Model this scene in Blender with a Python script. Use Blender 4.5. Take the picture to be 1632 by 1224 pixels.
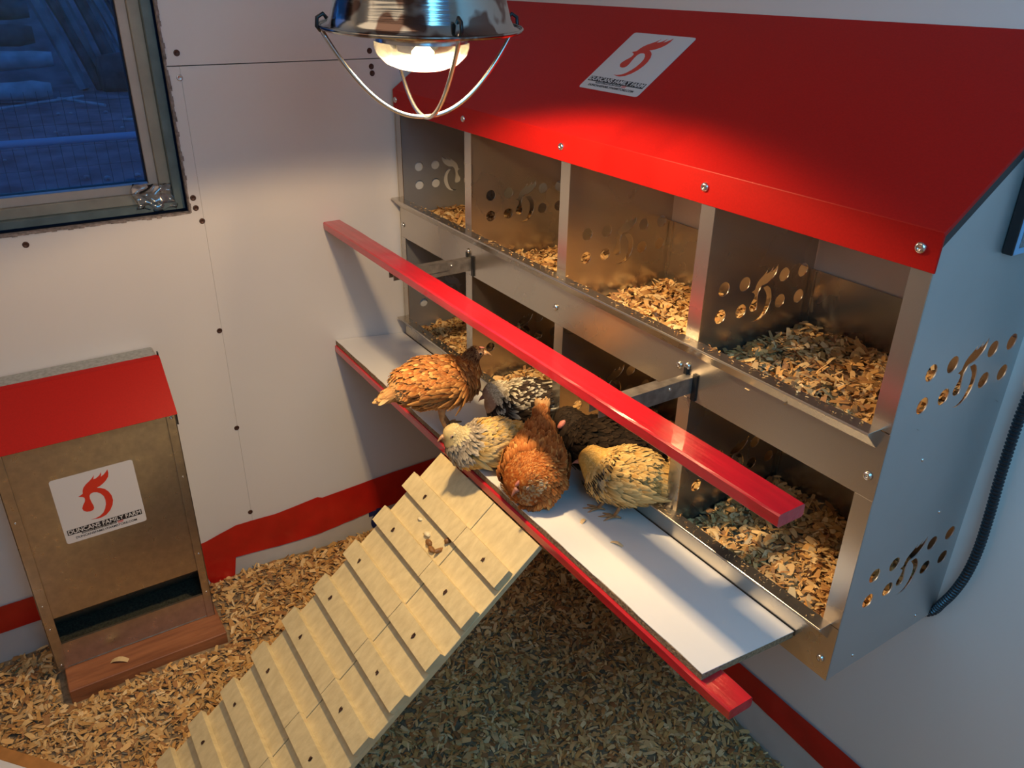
import bpy, bmesh, math, random
import numpy as np
from mathutils import Vector, Matrix, noise
from mathutils.bvhtree import BVHTree

random.seed(7)
RNG = np.random.default_rng(7)
for o in list(bpy.data.objects):
    bpy.data.objects.remove(o)
SC = bpy.context.scene
COL = SC.collection

# ------------------------------------------------------------------ camera
cam_d = bpy.data.cameras.new('camera')
cam_d.sensor_fit = 'HORIZONTAL'
cam_d.sensor_width = 36.0
cam_d.lens = 1277.8 / 1632 * 36.0
cam_d.clip_start = 0.02
cam = bpy.data.objects.new('camera', cam_d)
COL.objects.link(cam)
cam.location = (1.6261, -1.0027, 0.8090)
cam.rotation_euler = (math.radians(63.1309), math.radians(-0.8528), math.radians(57.0816))
SC.camera = cam

# ------------------------------------------------------------------ light, exposure
SC.view_settings.view_transform = 'Standard'
SC.view_settings.look = 'None'
SC.view_settings.gamma = 1.0
SC.view_settings.use_curve_mapping = False
SC.view_settings.exposure = 0.0

world = bpy.data.worlds.new('dusk_sky')
SC.world = world
world.use_nodes = True
bgn = world.node_tree.nodes['Background']
bgn.inputs['Color'].default_value = (0.035, 0.21, 0.72, 1)      # blue hour
bgn.inputs['Strength'].default_value = 0.55

def area(name, loc, target, sx, sy, power, color):
    l = bpy.data.lights.new(name, 'AREA')
    l.shape = 'RECTANGLE'
    l.size, l.size_y = sx, sy
    l.energy = power
    l.color = color
    o = bpy.data.objects.new(name, l)
    COL.objects.link(o)
    o.location = loc
    d = Vector(target) - Vector(loc)
    o.rotation_euler = d.to_track_quat('-Z', 'Y').to_euler()
    return o

# dusk daylight that enters through the opening high in the right-hand wall
area('opening_daylight', (2.06, -0.78, 1.12), (1.62, 0.0, 0.25), 0.75, 0.7, 9.5, (0.17, 0.60, 1.0))
# added warm fill light below the ceiling, lifts the shaded walls and floor
area('ceiling_fill', (0.62, -1.2, 1.68), (0.5, -1.0, 0.0), 1.2, 1.7, 7.4, (1.0, 0.68, 0.44))

# ------------------------------------------------------------------ constants measured for the place
W, D = 1.22, 0.2395
ZT, ZL = 0.5956, 0.5551          # roof fold, bottom of roof lip
ZR = 0.765                       # roof at wall
M1, M0, B1 = 0.3712, 0.2813, 0.0882
XW = -0.012                      # left wall plane
FZ = -0.515                      # floor

# ------------------------------------------------------------------ materials
def nodes_of(name):
    m = bpy.data.materials.new(name)
    m.use_nodes = True
    nt = m.node_tree
    return m, nt, nt.nodes, nt.links, nt.nodes['Principled BSDF']

def mat(name, color, rough=0.5, metal=0.0, noise_scale=0, noise_amt=0.0, bump=0.0, bump_scale=200, col2=None,
        stretch=None, coat=0.0, spec=None, detail=4, rough_var=0.0):
    m, nt, N, L, P = nodes_of(name)
    P.inputs['Base Color'].default_value = (*color, 1)
    P.inputs['Roughness'].default_value = rough
    P.inputs['Metallic'].default_value = metal
    P.inputs['Coat Weight'].default_value = coat
    if spec is not None:
        P.inputs['Specular IOR Level'].default_value = spec
    tc = N.new('ShaderNodeTexCoord')
    src = tc.outputs['Object']
    if stretch:
        mp = N.new('ShaderNodeMapping')
        mp.inputs['Scale'].default_value = stretch
        L.new(src, mp.inputs['Vector'])
        src = mp.outputs['Vector']
    if noise_scale:
        n = N.new('ShaderNodeTexNoise')
        n.inputs['Scale'].default_value = noise_scale
        n.inputs['Detail'].default_value = detail
        L.new(src, n.inputs['Vector'])
        r = N.new('ShaderNodeMapRange')
        r.inputs['From Min'].default_value = 0.32
        r.inputs['From Max'].default_value = 0.68
        L.new(n.outputs['Fac'], r.inputs['Value'])
        mx = N.new('ShaderNodeMix')
        mx.data_type = 'RGBA'
        c2 = col2 if col2 else tuple(c * (1 - noise_amt) for c in color)
        mx.inputs[6].default_value = (*color, 1)
        mx.inputs[7].default_value = (*c2, 1)
        L.new(r.outputs['Result'], mx.inputs[0])
        L.new(mx.outputs[2], P.inputs['Base Color'])
        if rough_var:
            r2 = N.new('ShaderNodeMapRange')
            r2.inputs['To Min'].default_value = max(0.02, rough - rough_var)
            r2.inputs['To Max'].default_value = rough + rough_var
            L.new(n.outputs['Fac'], r2.inputs['Value'])
            L.new(r2.outputs['Result'], P.inputs['Roughness'])
    if bump:
        n2 = N.new('ShaderNodeTexNoise')
        n2.inputs['Scale'].default_value = bump_scale
        n2.inputs['Detail'].default_value = 3
        L.new(src, n2.inputs['Vector'])
        b = N.new('ShaderNodeBump')
        b.inputs['Strength'].default_value = bump
        b.inputs['Distance'].default_value = 0.002
        L.new(n2.outputs['Fac'], b.inputs['Height'])
        L.new(b.outputs['Normal'], P.inputs['Normal'])
    return m

def attr_mat(name, rough=0.7, spec=0.3, trans=0.0):
    m, nt, N, L, P = nodes_of(name)
    a = N.new('ShaderNodeAttribute')
    a.attribute_name = 'Col'
    L.new(a.outputs['Color'], P.inputs['Base Color'])
    P.inputs['Roughness'].default_value = rough
    P.inputs['Specular IOR Level'].default_value = spec
    return m

M = {}
M['wall'] = mat('white_wall_board', (0.78, 0.74, 0.70), 0.45, noise_scale=3, noise_amt=0.04, bump=0.05, bump_scale=60)
M['wall_gap'] = mat('dark_joint', (0.03, 0.025, 0.02), 0.9)
M['raw_edge'] = mat('rough_cut_board_edge', (0.38, 0.31, 0.27), 0.9, noise_scale=120, noise_amt=0.6, bump=0.6)
M['ceil'] = mat('ceiling_paint', (0.66, 0.64, 0.61), 0.7)
M['subfloor'] = mat('subfloor_under_shavings', (0.36, 0.26, 0.15), 0.9, noise_scale=90, noise_amt=0.5, bump=0.6, bump_scale=150)
M['galv'] = mat('galvanised_sheet', (0.62, 0.57, 0.50), 0.27, 0.95, noise_scale=7, noise_amt=0.07, rough_var=0.03)
M['galv_side'] = mat('galvanised_side_sheet', (0.55, 0.56, 0.56), 0.46, 0.8, noise_scale=8, noise_amt=0.06, rough_var=0.02)
M['galv_dull'] = mat('dull_galvanised_sheet', (0.56, 0.50, 0.42), 0.30, 0.92, noise_scale=60, noise_amt=0.2, rough_var=0.08)
M['zinc'] = mat('mottled_zinc_sheet', (0.50, 0.52, 0.50), 0.5, 0.55, noise_scale=130, noise_amt=0.3, rough_var=0.1)
M['steel'] = mat('bright_steel', (0.75, 0.74, 0.72), 0.2, 1.0)
M['bracket'] = mat('dusty_bracket_steel', (0.42, 0.38, 0.34), 0.4, 0.8, noise_scale=70, noise_amt=0.4)
M['red_metal'] = mat('red_powder_coat', (0.47, 0.008, 0.005), 0.45, noise_scale=400, noise_amt=0.12, bump=0.03, bump_scale=500, coat=0.0, spec=0.18)
M['red_wood'] = mat('red_painted_wood', (0.62, 0.011, 0.024), 0.30, noise_scale=40, noise_amt=0.25, bump=0.35, bump_scale=55, stretch=(0.25, 2.2, 2.2), coat=0.6, spec=0.8)
M['red_tape'] = mat('red_plastic_tape', (0.60, 0.016, 0.010), 0.3, noise_scale=14, noise_amt=0.25, bump=0.25, bump_scale=30, coat=0.2)
M['wrap'] = mat('white_wrap_sheet', (0.62, 0.60, 0.58), 0.45, noise_scale=12, noise_amt=0.12, bump=0.4, bump_scale=18)
M['wrap_ink'] = mat('navy_lettering', (0.008, 0.02, 0.12), 0.5)
M['melamine'] = mat('white_laminate', (0.80, 0.79, 0.78), 0.28, noise_scale=5, noise_amt=0.04)
M['chip'] = mat('chipboard_core', (0.40, 0.28, 0.16), 0.9, noise_scale=260, col2=(0.17, 0.11, 0.06), bump=0.8, bump_scale=300)
M['siding'] = mat('textured_siding_wood', (0.72, 0.59, 0.33), 0.5, noise_scale=45, col2=(0.60, 0.48, 0.26), bump=0.45, bump_scale=90, stretch=(2.2, 1, 1), detail=7)
M['cedar'] = mat('red_brown_lumber', (0.36, 0.135, 0.055), 0.55, noise_scale=13, col2=(0.22, 0.075, 0.03), bump=0.3, bump_scale=40, stretch=(6, 0.6, 6))
M['ply_edge'] = mat('orange_wood_edge', (0.55, 0.24, 0.06), 0.6, noise_scale=40, noise_amt=0.3, stretch=(1, 1, 8))
M['black'] = mat('black_rubber', (0.008, 0.008, 0.009), 0.45)
M['black_metal'] = mat('black_plastic_case', (0.010, 0.011, 0.013), 0.35)
M['screw_dark'] = mat('rusty_screw_head', (0.10, 0.05, 0.035), 0.5, 0.6)
M['screw_silver'] = mat('screw_silver', (0.6, 0.58, 0.55), 0.35, 1.0)
M['vinyl'] = mat('beige_window_frame', (0.40, 0.36, 0.27), 0.4, noise_scale=20, noise_amt=0.2)
M['vinyl_light'] = mat('light_sash_frame', (0.56, 0.48, 0.40), 0.35, noise_scale=25, noise_amt=0.12)
M['flange_blue_lit'] = mat('blue_lit_frame_flange', (0.16, 0.21, 0.20), 0.4, noise_scale=30, noise_amt=0.3)  # window frame flange, the blue light falling on it is mixed into the colour
M['gasket'] = mat('dark_gasket', (0.01, 0.01, 0.012), 0.5)
M['sticker'] = mat('white_sticker_film', (0.66, 0.64, 0.65), 0.35)
M['sticker_red'] = mat('red_print', (0.62, 0.035, 0.016), 0.4)
M['sticker_black'] = mat('black_print', (0.012, 0.012, 0.016), 0.45)
M['sticker_white'] = mat('white_print', (0.70, 0.68, 0.68), 0.45)
M['label_blue'] = mat('pale_blue_label_rim', (0.22, 0.40, 0.62), 0.4)
M['label_grey'] = mat('grey_label_face', (0.26, 0.27, 0.28), 0.5, noise_scale=180, noise_amt=0.7)
M['eye'] = mat('dark_eye', (0.006, 0.004, 0.003), 0.08, coat=0.6)
M['eye_rim'] = mat('pale_eye_rim', (0.42, 0.27, 0.18), 0.5)
M['beak'] = mat('horn_beak', (0.62, 0.34, 0.17), 0.35, noise_scale=60, noise_amt=0.3)
M['beak_pink'] = mat('pink_brown_beak', (0.42, 0.17, 0.12), 0.4, noise_scale=60, noise_amt=0.3)
M['skin'] = mat('yellow_orange_leg_skin', (0.56, 0.29, 0.12), 0.5, noise_scale=90, noise_amt=0.35, bump=0.5, bump_scale=260)
M['pink'] = mat('pink_skin', (0.60, 0.20, 0.15), 0.5, noise_scale=80, noise_amt=0.3)
M['feather'] = attr_mat('feathers', 0.75, 0.10)
M['shaving'] = attr_mat('pine_shavings', 0.75, 0.2)
M['feed'] = mat('dark_feed', (0.055, 0.055, 0.035), 0.9, noise_scale=220, noise_amt=0.7, bump=0.9, bump_scale=300)
M['dropping'] = mat('brown_dropping', (0.34, 0.15, 0.04), 0.5, noise_scale=90, noise_amt=0.6, bump=0.6)
M['dropping_pale'] = mat('pale_dropping', (0.72, 0.62, 0.40), 0.5)
M['soil'] = mat('dark_outdoor_soil', (0.26, 0.27, 0.30), 0.95, noise_scale=2.2, col2=(0.10, 0.10, 0.12), bump=1.0, bump_scale=9, detail=9)
M['log'] = mat('weathered_log', (0.62, 0.62, 0.62), 0.8, noise_scale=5, noise_amt=0.4, bump=0.8, bump_scale=12, stretch=(1, 1, 1))
M['bark'] = mat('dark_bark', (0.13, 0.14, 0.16), 0.95, noise_scale=4, noise_amt=0.7, bump=1.0, bump_scale=8)
M['slab'] = mat('pale_slab_wood', (0.44, 0.46, 0.48), 0.8, noise_scale=3, noise_amt=0.5, bump=0.6, bump_scale=9)
M['pipe'] = mat('blue_painted_pipe', (0.28, 0.48, 0.62), 0.4)
M['wire'] = mat('dark_fence_wire', (0.015, 0.017, 0.02), 0.7, 0.0)

# polished reflector
m, nt, N, L, P = nodes_of('polished_aluminium')
P.inputs['Base Color'].default_value = (0.62, 0.64, 0.64, 1)
P.inputs['Metallic'].default_value = 1
P.inputs['Roughness'].default_value = 0.13
tc = N.new('ShaderNodeTexCoord'); mp = N.new('ShaderNodeMapping'); mp.inputs['Scale'].default_value = (1, 1, 40)
ns = N.new('ShaderNodeTexNoise'); ns.inputs['Scale'].default_value = 12
bp = N.new('ShaderNodeBump'); bp.inputs['Strength'].default_value = 0.12; bp.inputs['Distance'].default_value = 0.001
L.new(tc.outputs['Object'], mp.inputs['Vector']); L.new(mp.outputs['Vector'], ns.inputs['Vector'])
L.new(ns.outputs['Fac'], bp.inputs['Height']); L.new(bp.outputs['Normal'], P.inputs['Normal'])
ns2 = N.new('ShaderNodeTexNoise'); ns2.inputs['Scale'].default_value = 26; ns2.inputs['Detail'].default_value = 2
cr = N.new('ShaderNodeValToRGB'); cr.color_ramp.elements[0].position = 0.50; cr.color_ramp.elements[1].position = 0.56
cr.color_ramp.elements[0].color = (0.55, 0.60, 0.58, 1); cr.color_ramp.elements[1].color = (0.20, 0.14, 0.12, 1)
L.new(tc.outputs['Object'], ns2.inputs['Vector']); L.new(ns2.outputs['Fac'], cr.inputs['Fac'])
L.new(cr.outputs['Color'], P.inputs['Base Color'])
M['reflector'] = m

def clear_mat(name, tint, gloss, rough=0.05, bump=0.0):
    m, nt, N, L, P = nodes_of(name)
    N.remove(P)
    out = [n for n in N if n.type == 'OUTPUT_MATERIAL'][0]
    t = N.new('ShaderNodeBsdfTransparent'); t.inputs['Color'].default_value = (*tint, 1)
    g = N.new('ShaderNodeBsdfGlossy'); g.inputs['Roughness'].default_value = rough
    fr = N.new('ShaderNodeFresnel'); fr.inputs['IOR'].default_value = 1.45
    mr = N.new('ShaderNodeMath'); mr.operation = 'MULTIPLY_ADD'; mr.inputs[1].default_value = 1.0; mr.inputs[2].default_value = gloss
    mx = N.new('ShaderNodeMixShader')
    L.new(fr.outputs[0], mr.inputs[0]); L.new(mr.outputs[0], mx.inputs[0])
    L.new(t.outputs[0], mx.inputs[1]); L.new(g.outputs[0], mx.inputs[2]); L.new(mx.outputs[0], out.inputs['Surface'])
    if bump:
        n = N.new('ShaderNodeTexNoise'); n.inputs['Scale'].default_value = 160
        b = N.new('ShaderNodeBump'); b.inputs['Strength'].default_value = bump; b.inputs['Distance'].default_value = 0.002
        L.new(n.outputs['Fac'], b.inputs['Height']); L.new(b.outputs['Normal'], g.inputs['Normal'])
    return m
M['pane'] = clear_mat('window_glass', (0.93, 0.96, 1.0), 0.0, 0.01)
M['lens'] = clear_mat('stippled_bulb_glass', (0.97, 0.93, 0.85), 0.10, 0.12, 0.8)
M['plastic'] = clear_mat('clear_plastic_bag', (0.93, 0.93, 0.96), 0.06, 0.14, 0.0)

def emit_mat(name, color, strength):
    m, nt, N, L, P = nodes_of(name)
    P.inputs['Base Color'].default_value = (0, 0, 0, 1)
    P.inputs['Emission Color'].default_value = (*color, 1)
    P.inputs['Emission Strength'].default_value = strength
    return m
M['filament'] = emit_mat('glowing_bulb_core', (1.0, 0.74, 0.40), 45)

# ------------------------------------------------------------------ helpers
def tag(o, label=None, cat=None, group=None, kind=None):
    if label: o['label'] = label
    if cat: o['category'] = cat
    if group: o['group'] = group
    if kind: o['kind'] = kind
    return o

def thing(name, label, cat, loc=(0, 0, 0), group=None):
    o = bpy.data.objects.new(name, None)
    o.empty_display_size = 0.05
    o.location = loc
    COL.objects.link(o)
    return tag(o, label, cat, group)

def setparent(o, parent):
    if parent is not None:
        o.parent = parent
        o.matrix_parent_inverse = Matrix.Translation(-parent_world(parent))

def parent_world(p):
    v = Vector(p.location)
    q = p.parent
    # locations of parents are kept unrotated; children of meshes sit at the origin frame
    if q is not None and p.type != 'EMPTY':
        return Vector((0, 0, 0)) if p.location.length == 0 else v
    return v

def link(name, me, m, parent=None, smooth=False):
    o = bpy.data.objects.new(name, me)
    COL.objects.link(o)
    if m is not None:
        me.materials.clear()
        me.materials.append(m)
    if smooth:
        me.polygons.foreach_set('use_smooth', [True] * len(me.polygons))
    setparent(o, parent)
    return o

def obj(name, bm, m, parent=None, smooth=False, bevel=0.0):
    if bevel:
        bmesh.ops.bevel(bm, geom=list(bm.edges), offset=bevel, segments=1, affect='EDGES', clamp_overlap=True)
    bmesh.ops.recalc_face_normals(bm, faces=bm.faces)
    me = bpy.data.meshes.new(name)
    bm.to_mesh(me)
    bm.free()
    return link(name, me, m, parent, smooth)

def B():
    return bmesh.new()

def box(bm, x0, x1, y0, y1, z0, z1, mtx=None):
    vs = [bm.verts.new((x, y, z)) for x in (x0, x1) for y in (y0, y1) for z in (z0, z1)]
    for f in ((0, 1, 3, 2), (4, 6, 7, 5), (0, 4, 5, 1), (2, 3, 7, 6), (0, 2, 6, 4), (1, 5, 7, 3)):
        bm.faces.new([vs[i] for i in f])
    if mtx is not None:
        for v in vs: v.co = mtx @ v.co
    return bm

def prism(bm, pts, axis, a0, a1):
    """extrude polygon pts (2D) along axis (0:x -> pts are y,z ; 1:y -> x,z ; 2:z -> x,y)"""
    def mk(p, a):
        if axis == 0: return (a, p[0], p[1])
        if axis == 1: return (p[0], a, p[1])
        return (p[0], p[1], a)
    lo = [bm.verts.new(mk(p, a0)) for p in pts]
    hi = [bm.verts.new(mk(p, a1)) for p in pts]
    bm.faces.new(lo); bm.faces.new(hi[::-1])
    n = len(pts)
    for i in range(n):
        bm.faces.new((lo[i], lo[(i + 1) % n], hi[(i + 1) % n], hi[i]))
    return bm

def tube(bm, path, r, seg=8, cap=True):
    path = [Vector(p) for p in path]
    rr = r if isinstance(r, (list, tuple)) else [r] * len(path)
    rings = []
    up = Vector((0, 0, 1))
    prev = None
    for i, p in enumerate(path):
        t = (path[min(i + 1, len(path) - 1)] - path[max(i - 1, 0)]).normalized()
        if prev is None:
            a = t.cross(up)
            if a.length < 0.1: a = t.cross(Vector((1, 0, 0)))
        else:
            a = prev - t * prev.dot(t)
        a.normalize(); prev = a
        b = t.cross(a)
        rings.append([bm.verts.new(p + (a * math.cos(k * 2 * math.pi / seg) + b * math.sin(k * 2 * math.pi / seg)) * rr[i]) for k in range(seg)])
    for i in range(len(rings) - 1):
        for k in range(seg):
            bm.faces.new((rings[i][k], rings[i][(k + 1) % seg], rings[i + 1][(k + 1) % seg], rings[i + 1][k]))
    if cap:
        bm.faces.new(rings[0][::-1]); bm.faces.new(rings[-1])
    return bm

def lathe(bm, prof, center, seg=48, mtx=None, close=False):
    rings = []
    for r, z in prof:
        rings.append([bm.verts.new(Vector((r * math.cos(k * 2 * math.pi / seg), r * math.sin(k * 2 * math.pi / seg), z))) for k in range(seg)])
    for i in range(len(rings) - 1):
        for k in range(seg):
            bm.faces.new((rings[i][k], rings[i][(k + 1) % seg], rings[i + 1][(k + 1) % seg], rings[i + 1][k]))
    T = Matrix.Translation(center)
    if mtx is not None: T = T @ mtx
    for ring in rings:
        for v in ring: v.co = T @ v.co
    return bm

def dome_screw(bm, c, n, r):
    """domed screw head with a drilled cross"""
    q = Vector(n).to_track_quat('Z', 'Y').to_matrix().to_4x4()
    T = Matrix.Translation(c) @ q
    prof = [(r, 0), (r * 0.98, r * 0.25), (r * 0.75, r * 0.52), (r * 0.35, r * 0.62), (r * 0.30, r * 0.40), (0.0001, r * 0.38)]
    lathe(bm, prof, (0, 0, 0), 12, None)
    return T

def screw(name, c, n, r, m, parent):
    bm = B()
    T = dome_screw(bm, c, n, r)
    for v in bm.verts: v.co = T @ v.co
    return obj(name, bm, m, parent, smooth=True)

def circle2(c, r, n=24):
    return [(c[0] + r * math.cos(i * 2 * math.pi / n), c[1] + r * math.sin(i * 2 * math.pi / n)) for i in range(n)]

def holed_sheet(name, outline, holes, th, mtx, m, parent):
    cu = bpy.data.curves.new('tmp_curve', 'CURVE')
    cu.dimensions = '2D'
    cu.fill_mode = 'BOTH'
    cu.extrude = th / 2
    for pts in [outline] + holes:
        s = cu.splines.new('POLY')
        s.points.add(len(pts) - 1)
        for p, q in zip(s.points, pts): p.co = (q[0], q[1], 0, 1)
        s.use_cyclic_u = True
    tmp = bpy.data.objects.new('tmp', cu)
    COL.objects.link(tmp)
    me = bpy.data.meshes.new_from_object(tmp)
    bpy.data.objects.remove(tmp)
    me.name = name
    me.transform(mtx)
    return link(name, me, m, parent)

YZ = lambda x: Matrix(((0, 0, 1, x), (1, 0, 0, 0), (0, 1, 0, 0), (0, 0, 0, 1)))    # (u,v,w)->(x=w, y=u, z=v)

def text_mesh(name, body, size, mtx, m, parent, ext=0.0002, width=None, bold=0.0, align='CENTER'):
    cu = bpy.data.curves.new('tmp_text', 'FONT')
    cu.body = body
    cu.size = size
    cu.extrude = ext
    cu.offset = bold
    cu.align_x = align
    cu.align_y = 'CENTER'
    tmp = bpy.data.objects.new('tmp', cu)
    COL.objects.link(tmp)
    me = bpy.data.meshes.new_from_object(tmp)
    bpy.data.objects.remove(tmp)
    me.name = name
    if width:
        xs = [v.co.x for v in me.vertices]
        k = width / (max(xs) - min(xs))
        me.transform(Matrix.Diagonal((k, 1, 1, 1)))
    me.transform(mtx)
    return link(name, me, m, parent)

# ------------------------------------------------------------------ rooster mark outlines (unit square, y up)
_ex, _ey = np.array([1007., -305.]), np.array([267., 740.])
_A = np.linalg.inv(np.array([_ex, _ey]).T)
def _n(pts):
    out = []
    for p in pts:
        a, b = _A @ (np.array(p, float) - np.array([128., 410.]))
        out.append((a, 1 - b))
    return out
LOGO = _n([(495,572),(530,548),(547,535),(543,500),(550,465),(575,425),(615,385),(645,350),(660,325),(668,308),(669,335),(665,360),
    (700,345),(735,312),(755,270),(759,300),(755,327),(790,297),(815,265),(832,235),(848,280),(848,320),(825,365),(790,405),(750,438),(715,458),
    (760,458),(820,470),(870,500),(910,545),(932,600),(930,660),(905,725),(860,780),(800,815),(740,832),(670,840),
    (730,825),(780,795),(820,755),(840,700),(845,650),(835,600),(810,555),(770,525),(720,510),(680,513),(645,530),(632,555),(640,590),(665,635),
    (690,670),(700,700),(690,725),(655,742),(610,748),(570,735),(552,710),(560,670),(578,630),(580,600),(570,580),(545,572)])
HEAD = _n([(495,572),(530,548),(547,535),(543,500),(550,465),(575,425),(615,385),(645,350),(660,325),(668,308),(669,335),(665,360),
    (700,345),(735,312),(755,270),(759,300),(755,327),(790,297),(815,265),(832,235),(848,280),(848,320),(825,365),(790,405),(750,438),(700,462),
    (660,480),(640,510),(630,555),(640,590),(665,635),
    (690,670),(700,700),(690,725),(655,742),(610,748),(570,735),(552,710),(560,670),(578,630),(580,600),(570,580),(545,572)])
CRES = _n([(690,492),(760,462),(820,470),(870,500),(910,545),(932,600),(930,660),(905,725),(860,780),(800,815),(740,832),(670,840),
    (730,825),(780,795),(820,755),(840,700),(845,650),(835,600),(810,555),(770,525),(720,505)])
_c = np.mean(np.array(LOGO), axis=0)
def rooster(c, s, flip=1):
    return [[(c[0] + flip * (p[0] - _c[0]) * s, c[1] + (p[1] - _c[1]) * s) for p in poly] for poly in (HEAD, CRES)]

def vent_holes(zc, flip=1):
    hs = []
    for dy in (-0.081, -0.040, 0.042, 0.083):
        for dz in (-0.0200, 0.0205):
            hs.append(circle2((-0.109 + dy, zc + dz), 0.0105))
    hs += rooster((-0.108, zc + 0.001), 0.118, flip)
    return hs

# ------------------------------------------------------------------ the room
def structure(o):
    o['kind'] = 'structure'
    return o

XR, YB, ZC = 2.15, -2.20, 1.70
wl = structure(bpy.data.objects.new('wall_left', None)); COL.objects.link(wl)
wl.location = (XW, -1.1, FZ)
WZ, WY, SZ = 0.390, -0.683, 0.657       # window sill height, window jamb, panel seam
TH = 0.014
def wpanel(boxes, parent=wl):
    bm = B()
    for b in boxes: box(bm, *b)
    return obj('wall_panel', bm, M['wall'], parent)
g = 0.0009
wpanel([(XW - TH, XW, -0.660 + .0002, 0.0, FZ, SZ - g)])
wpanel([(XW - TH, XW, WY, -0.660 - .0002, WZ, SZ - g)])
wpanel([(XW - TH, XW, WY, 0.0, SZ + g, ZC)])
wpanel([(XW - TH, XW, YB, -0.660 - .0002, FZ, WZ)])
wpanel([(XW - TH, XW, -1.60, WY - 0.0, 1.25, ZC)])
wpanel([(XW - TH, XW, YB, -1.60, WZ, ZC)])
# joint backing, framing around the window hole
bm = B()
box(bm, XW - 0.022, XW - TH - 0.0005, -0.675, 0.0, FZ, ZC)
box(bm, XW - 0.022, XW - TH - 0.0005, YB, -0.675, FZ, WZ - 0.004)
obj('joint_backing', bm, M['wall_gap'], wl)
bm = B()
box(bm, XW - 0.12, XW - 0.022, WY + 0.004, WY + 0.05, FZ, ZC)
box(bm, XW - 0.12, XW - 0.022, YB, WY + 0.004, WZ - 0.05, WZ - 0.004)
box(bm, XW - 0.12, XW - 0.022, YB, WY + 0.004, 1.254, 1.30)
box(bm, XW - 0.12, XW - 0.022, -1.65, -1.60, WZ, 1.26)
obj('stud_framing', bm, M['wall_gap'], wl)
# ragged saw-cut edge of the board round the window opening
bm = B()
n = 60
for i in range(n):
    y = WY - 0.0 - i * 0.009
    box(bm, XW - 0.012, XW + random.uniform(0.0003, 0.0016), y - 0.009, y, WZ - random.uniform(0.001, 0.004), WZ + 0.0015)
for i in range(n):
    z = WZ + i * 0.009
    box(bm, XW - 0.012, XW + random.uniform(0.0003, 0.0016), WY - 0.0015, WY + random.uniform(0.001, 0.004), z, z + 0.009)
tag(obj('cut_edge', bm, M['raw_edge'], wl), kind='stuff')

WALL_SCREWS = [(-0.664, .371, 0), (-.665, .136, 0), (-.662, -.101, 0), (-.662, -.331, 0), (-.971, .370, 0), (-.661, .679, 0), (-.663, .637, 1),
               (-.286, .672, 0), (-.284, .642, 0), (-.283, .629, 2), (-.672, .398, 0), (-.674, .418, 0)]
for (y, z, k) in WALL_SCREWS:
    bm = B()
    lathe(bm, [(0.0058, 0.0002), (0.0052, 0.0014), (0.0034, 0.0012), (0.0026, 0.0006), (0.0001, 0.0006)], (0, 0, 0), 12)
    for v in bm.verts: v.co = Matrix.Translation((XW, y, z)) @ Matrix.Rotation(math.pi / 2, 4, 'Y') @ v.co
    obj('screw', bm, M['screw_silver'] if k == 1 else M['screw_dark'], wl, smooth=True)

# nest-box wall
bm = B(); box(bm, XW - 0.02, XR, 0.0, 0.03, FZ, ZC)
structure(obj('wall_back', bm, M['wall']))
bm = B(); box(bm, XW - 0.15, XR + .05, YB - 0.03, YB, FZ, ZC)
structure(obj('wall_front', bm, M['wall']))
bm = B()
box(bm, XR, XR + 0.03, -0.28, 0.03, FZ, ZC)
box(bm, XR, XR + 0.03, YB, -1.24, FZ, ZC)
box(bm, XR, XR + 0.03, -1.24, -0.28, 1.58, ZC)
box(bm, XR, XR + 0.03, -1.24, -0.28, FZ, 0.74)
structure(obj('wall_right', bm, M['wall']))
bm = B(); box(bm, XW - 0.15, XR + .05, YB - .03, 0.03, ZC, ZC + 0.03)
structure(obj('ceiling', bm, M['ceil']))
bm = B(); box(bm, XW - 0.15, XR + .05, YB - .03, 0.03, FZ - 0.05, FZ)
structure(obj('floor', bm, M['subfloor']))

# ------------------------------------------------------------------ window
win = structure(bpy.data.objects.new('window_1', None)); COL.objects.link(win)
win.location = (XW - 0.05, -1.14, WZ)
def ring(name, y_in, z_in, y_out, z_out, x0, x1, m):
    """rectangular frame ring; right jamb at y_out..y_in, bottom rail z_out..z_in"""
    yl, zt = -1.60, 1.25
    dy = y_out - y_in
    for nm, b in (('right', (y_in, y_out, z_out, zt)), ('left', (yl, yl + dy, z_out, zt))):
        bm = B(); box(bm, x0, x1, b[0], b[1], b[2], b[3]); obj(name, bm, m, win, bevel=0.0008)
    bm = B(); box(bm, x0, x1, yl + dy, y_in, z_out, z_in); obj(name, bm, m, win, bevel=0.0008)
    bm = B(); box(bm, x0, x1, yl + dy, y_in, zt - dy, zt); obj(name, bm, m, win, bevel=0.0008)
ring('frame_flange', -0.703, 0.4075, -0.686, 0.3935, XW - 0.060, XW - 0.026, M['flange_blue_lit'])
ring('frame_rail', -0.7235, 0.4265, -0.7032, 0.4077, XW - 0.078, XW - 0.040, M['vinyl'])
ring('sash_rail', -0.7405, 0.4435, -0.7237, 0.4267, XW - 0.085, XW - 0.050, M['vinyl_light'])
ring('glazing_gasket', -0.7425, 0.4455, -0.7405, 0.4437, XW - 0.080, XW - 0.058, M['gasket'])
bm = B(); box(bm, XW - 0.067, XW - 0.064, -1.585, -0.741, 0.444, 1.235)
obj('pane', bm, M['pane'], win)
bm = B(); box(bm, XW - 0.058, XW - 0.0505, -1.585, -0.7425, 0.4437, 0.4462)
obj('blue_glazing_bead', bm, mat('blue_bead', (0.10, 0.26, 0.62), 0.35), win)

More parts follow.
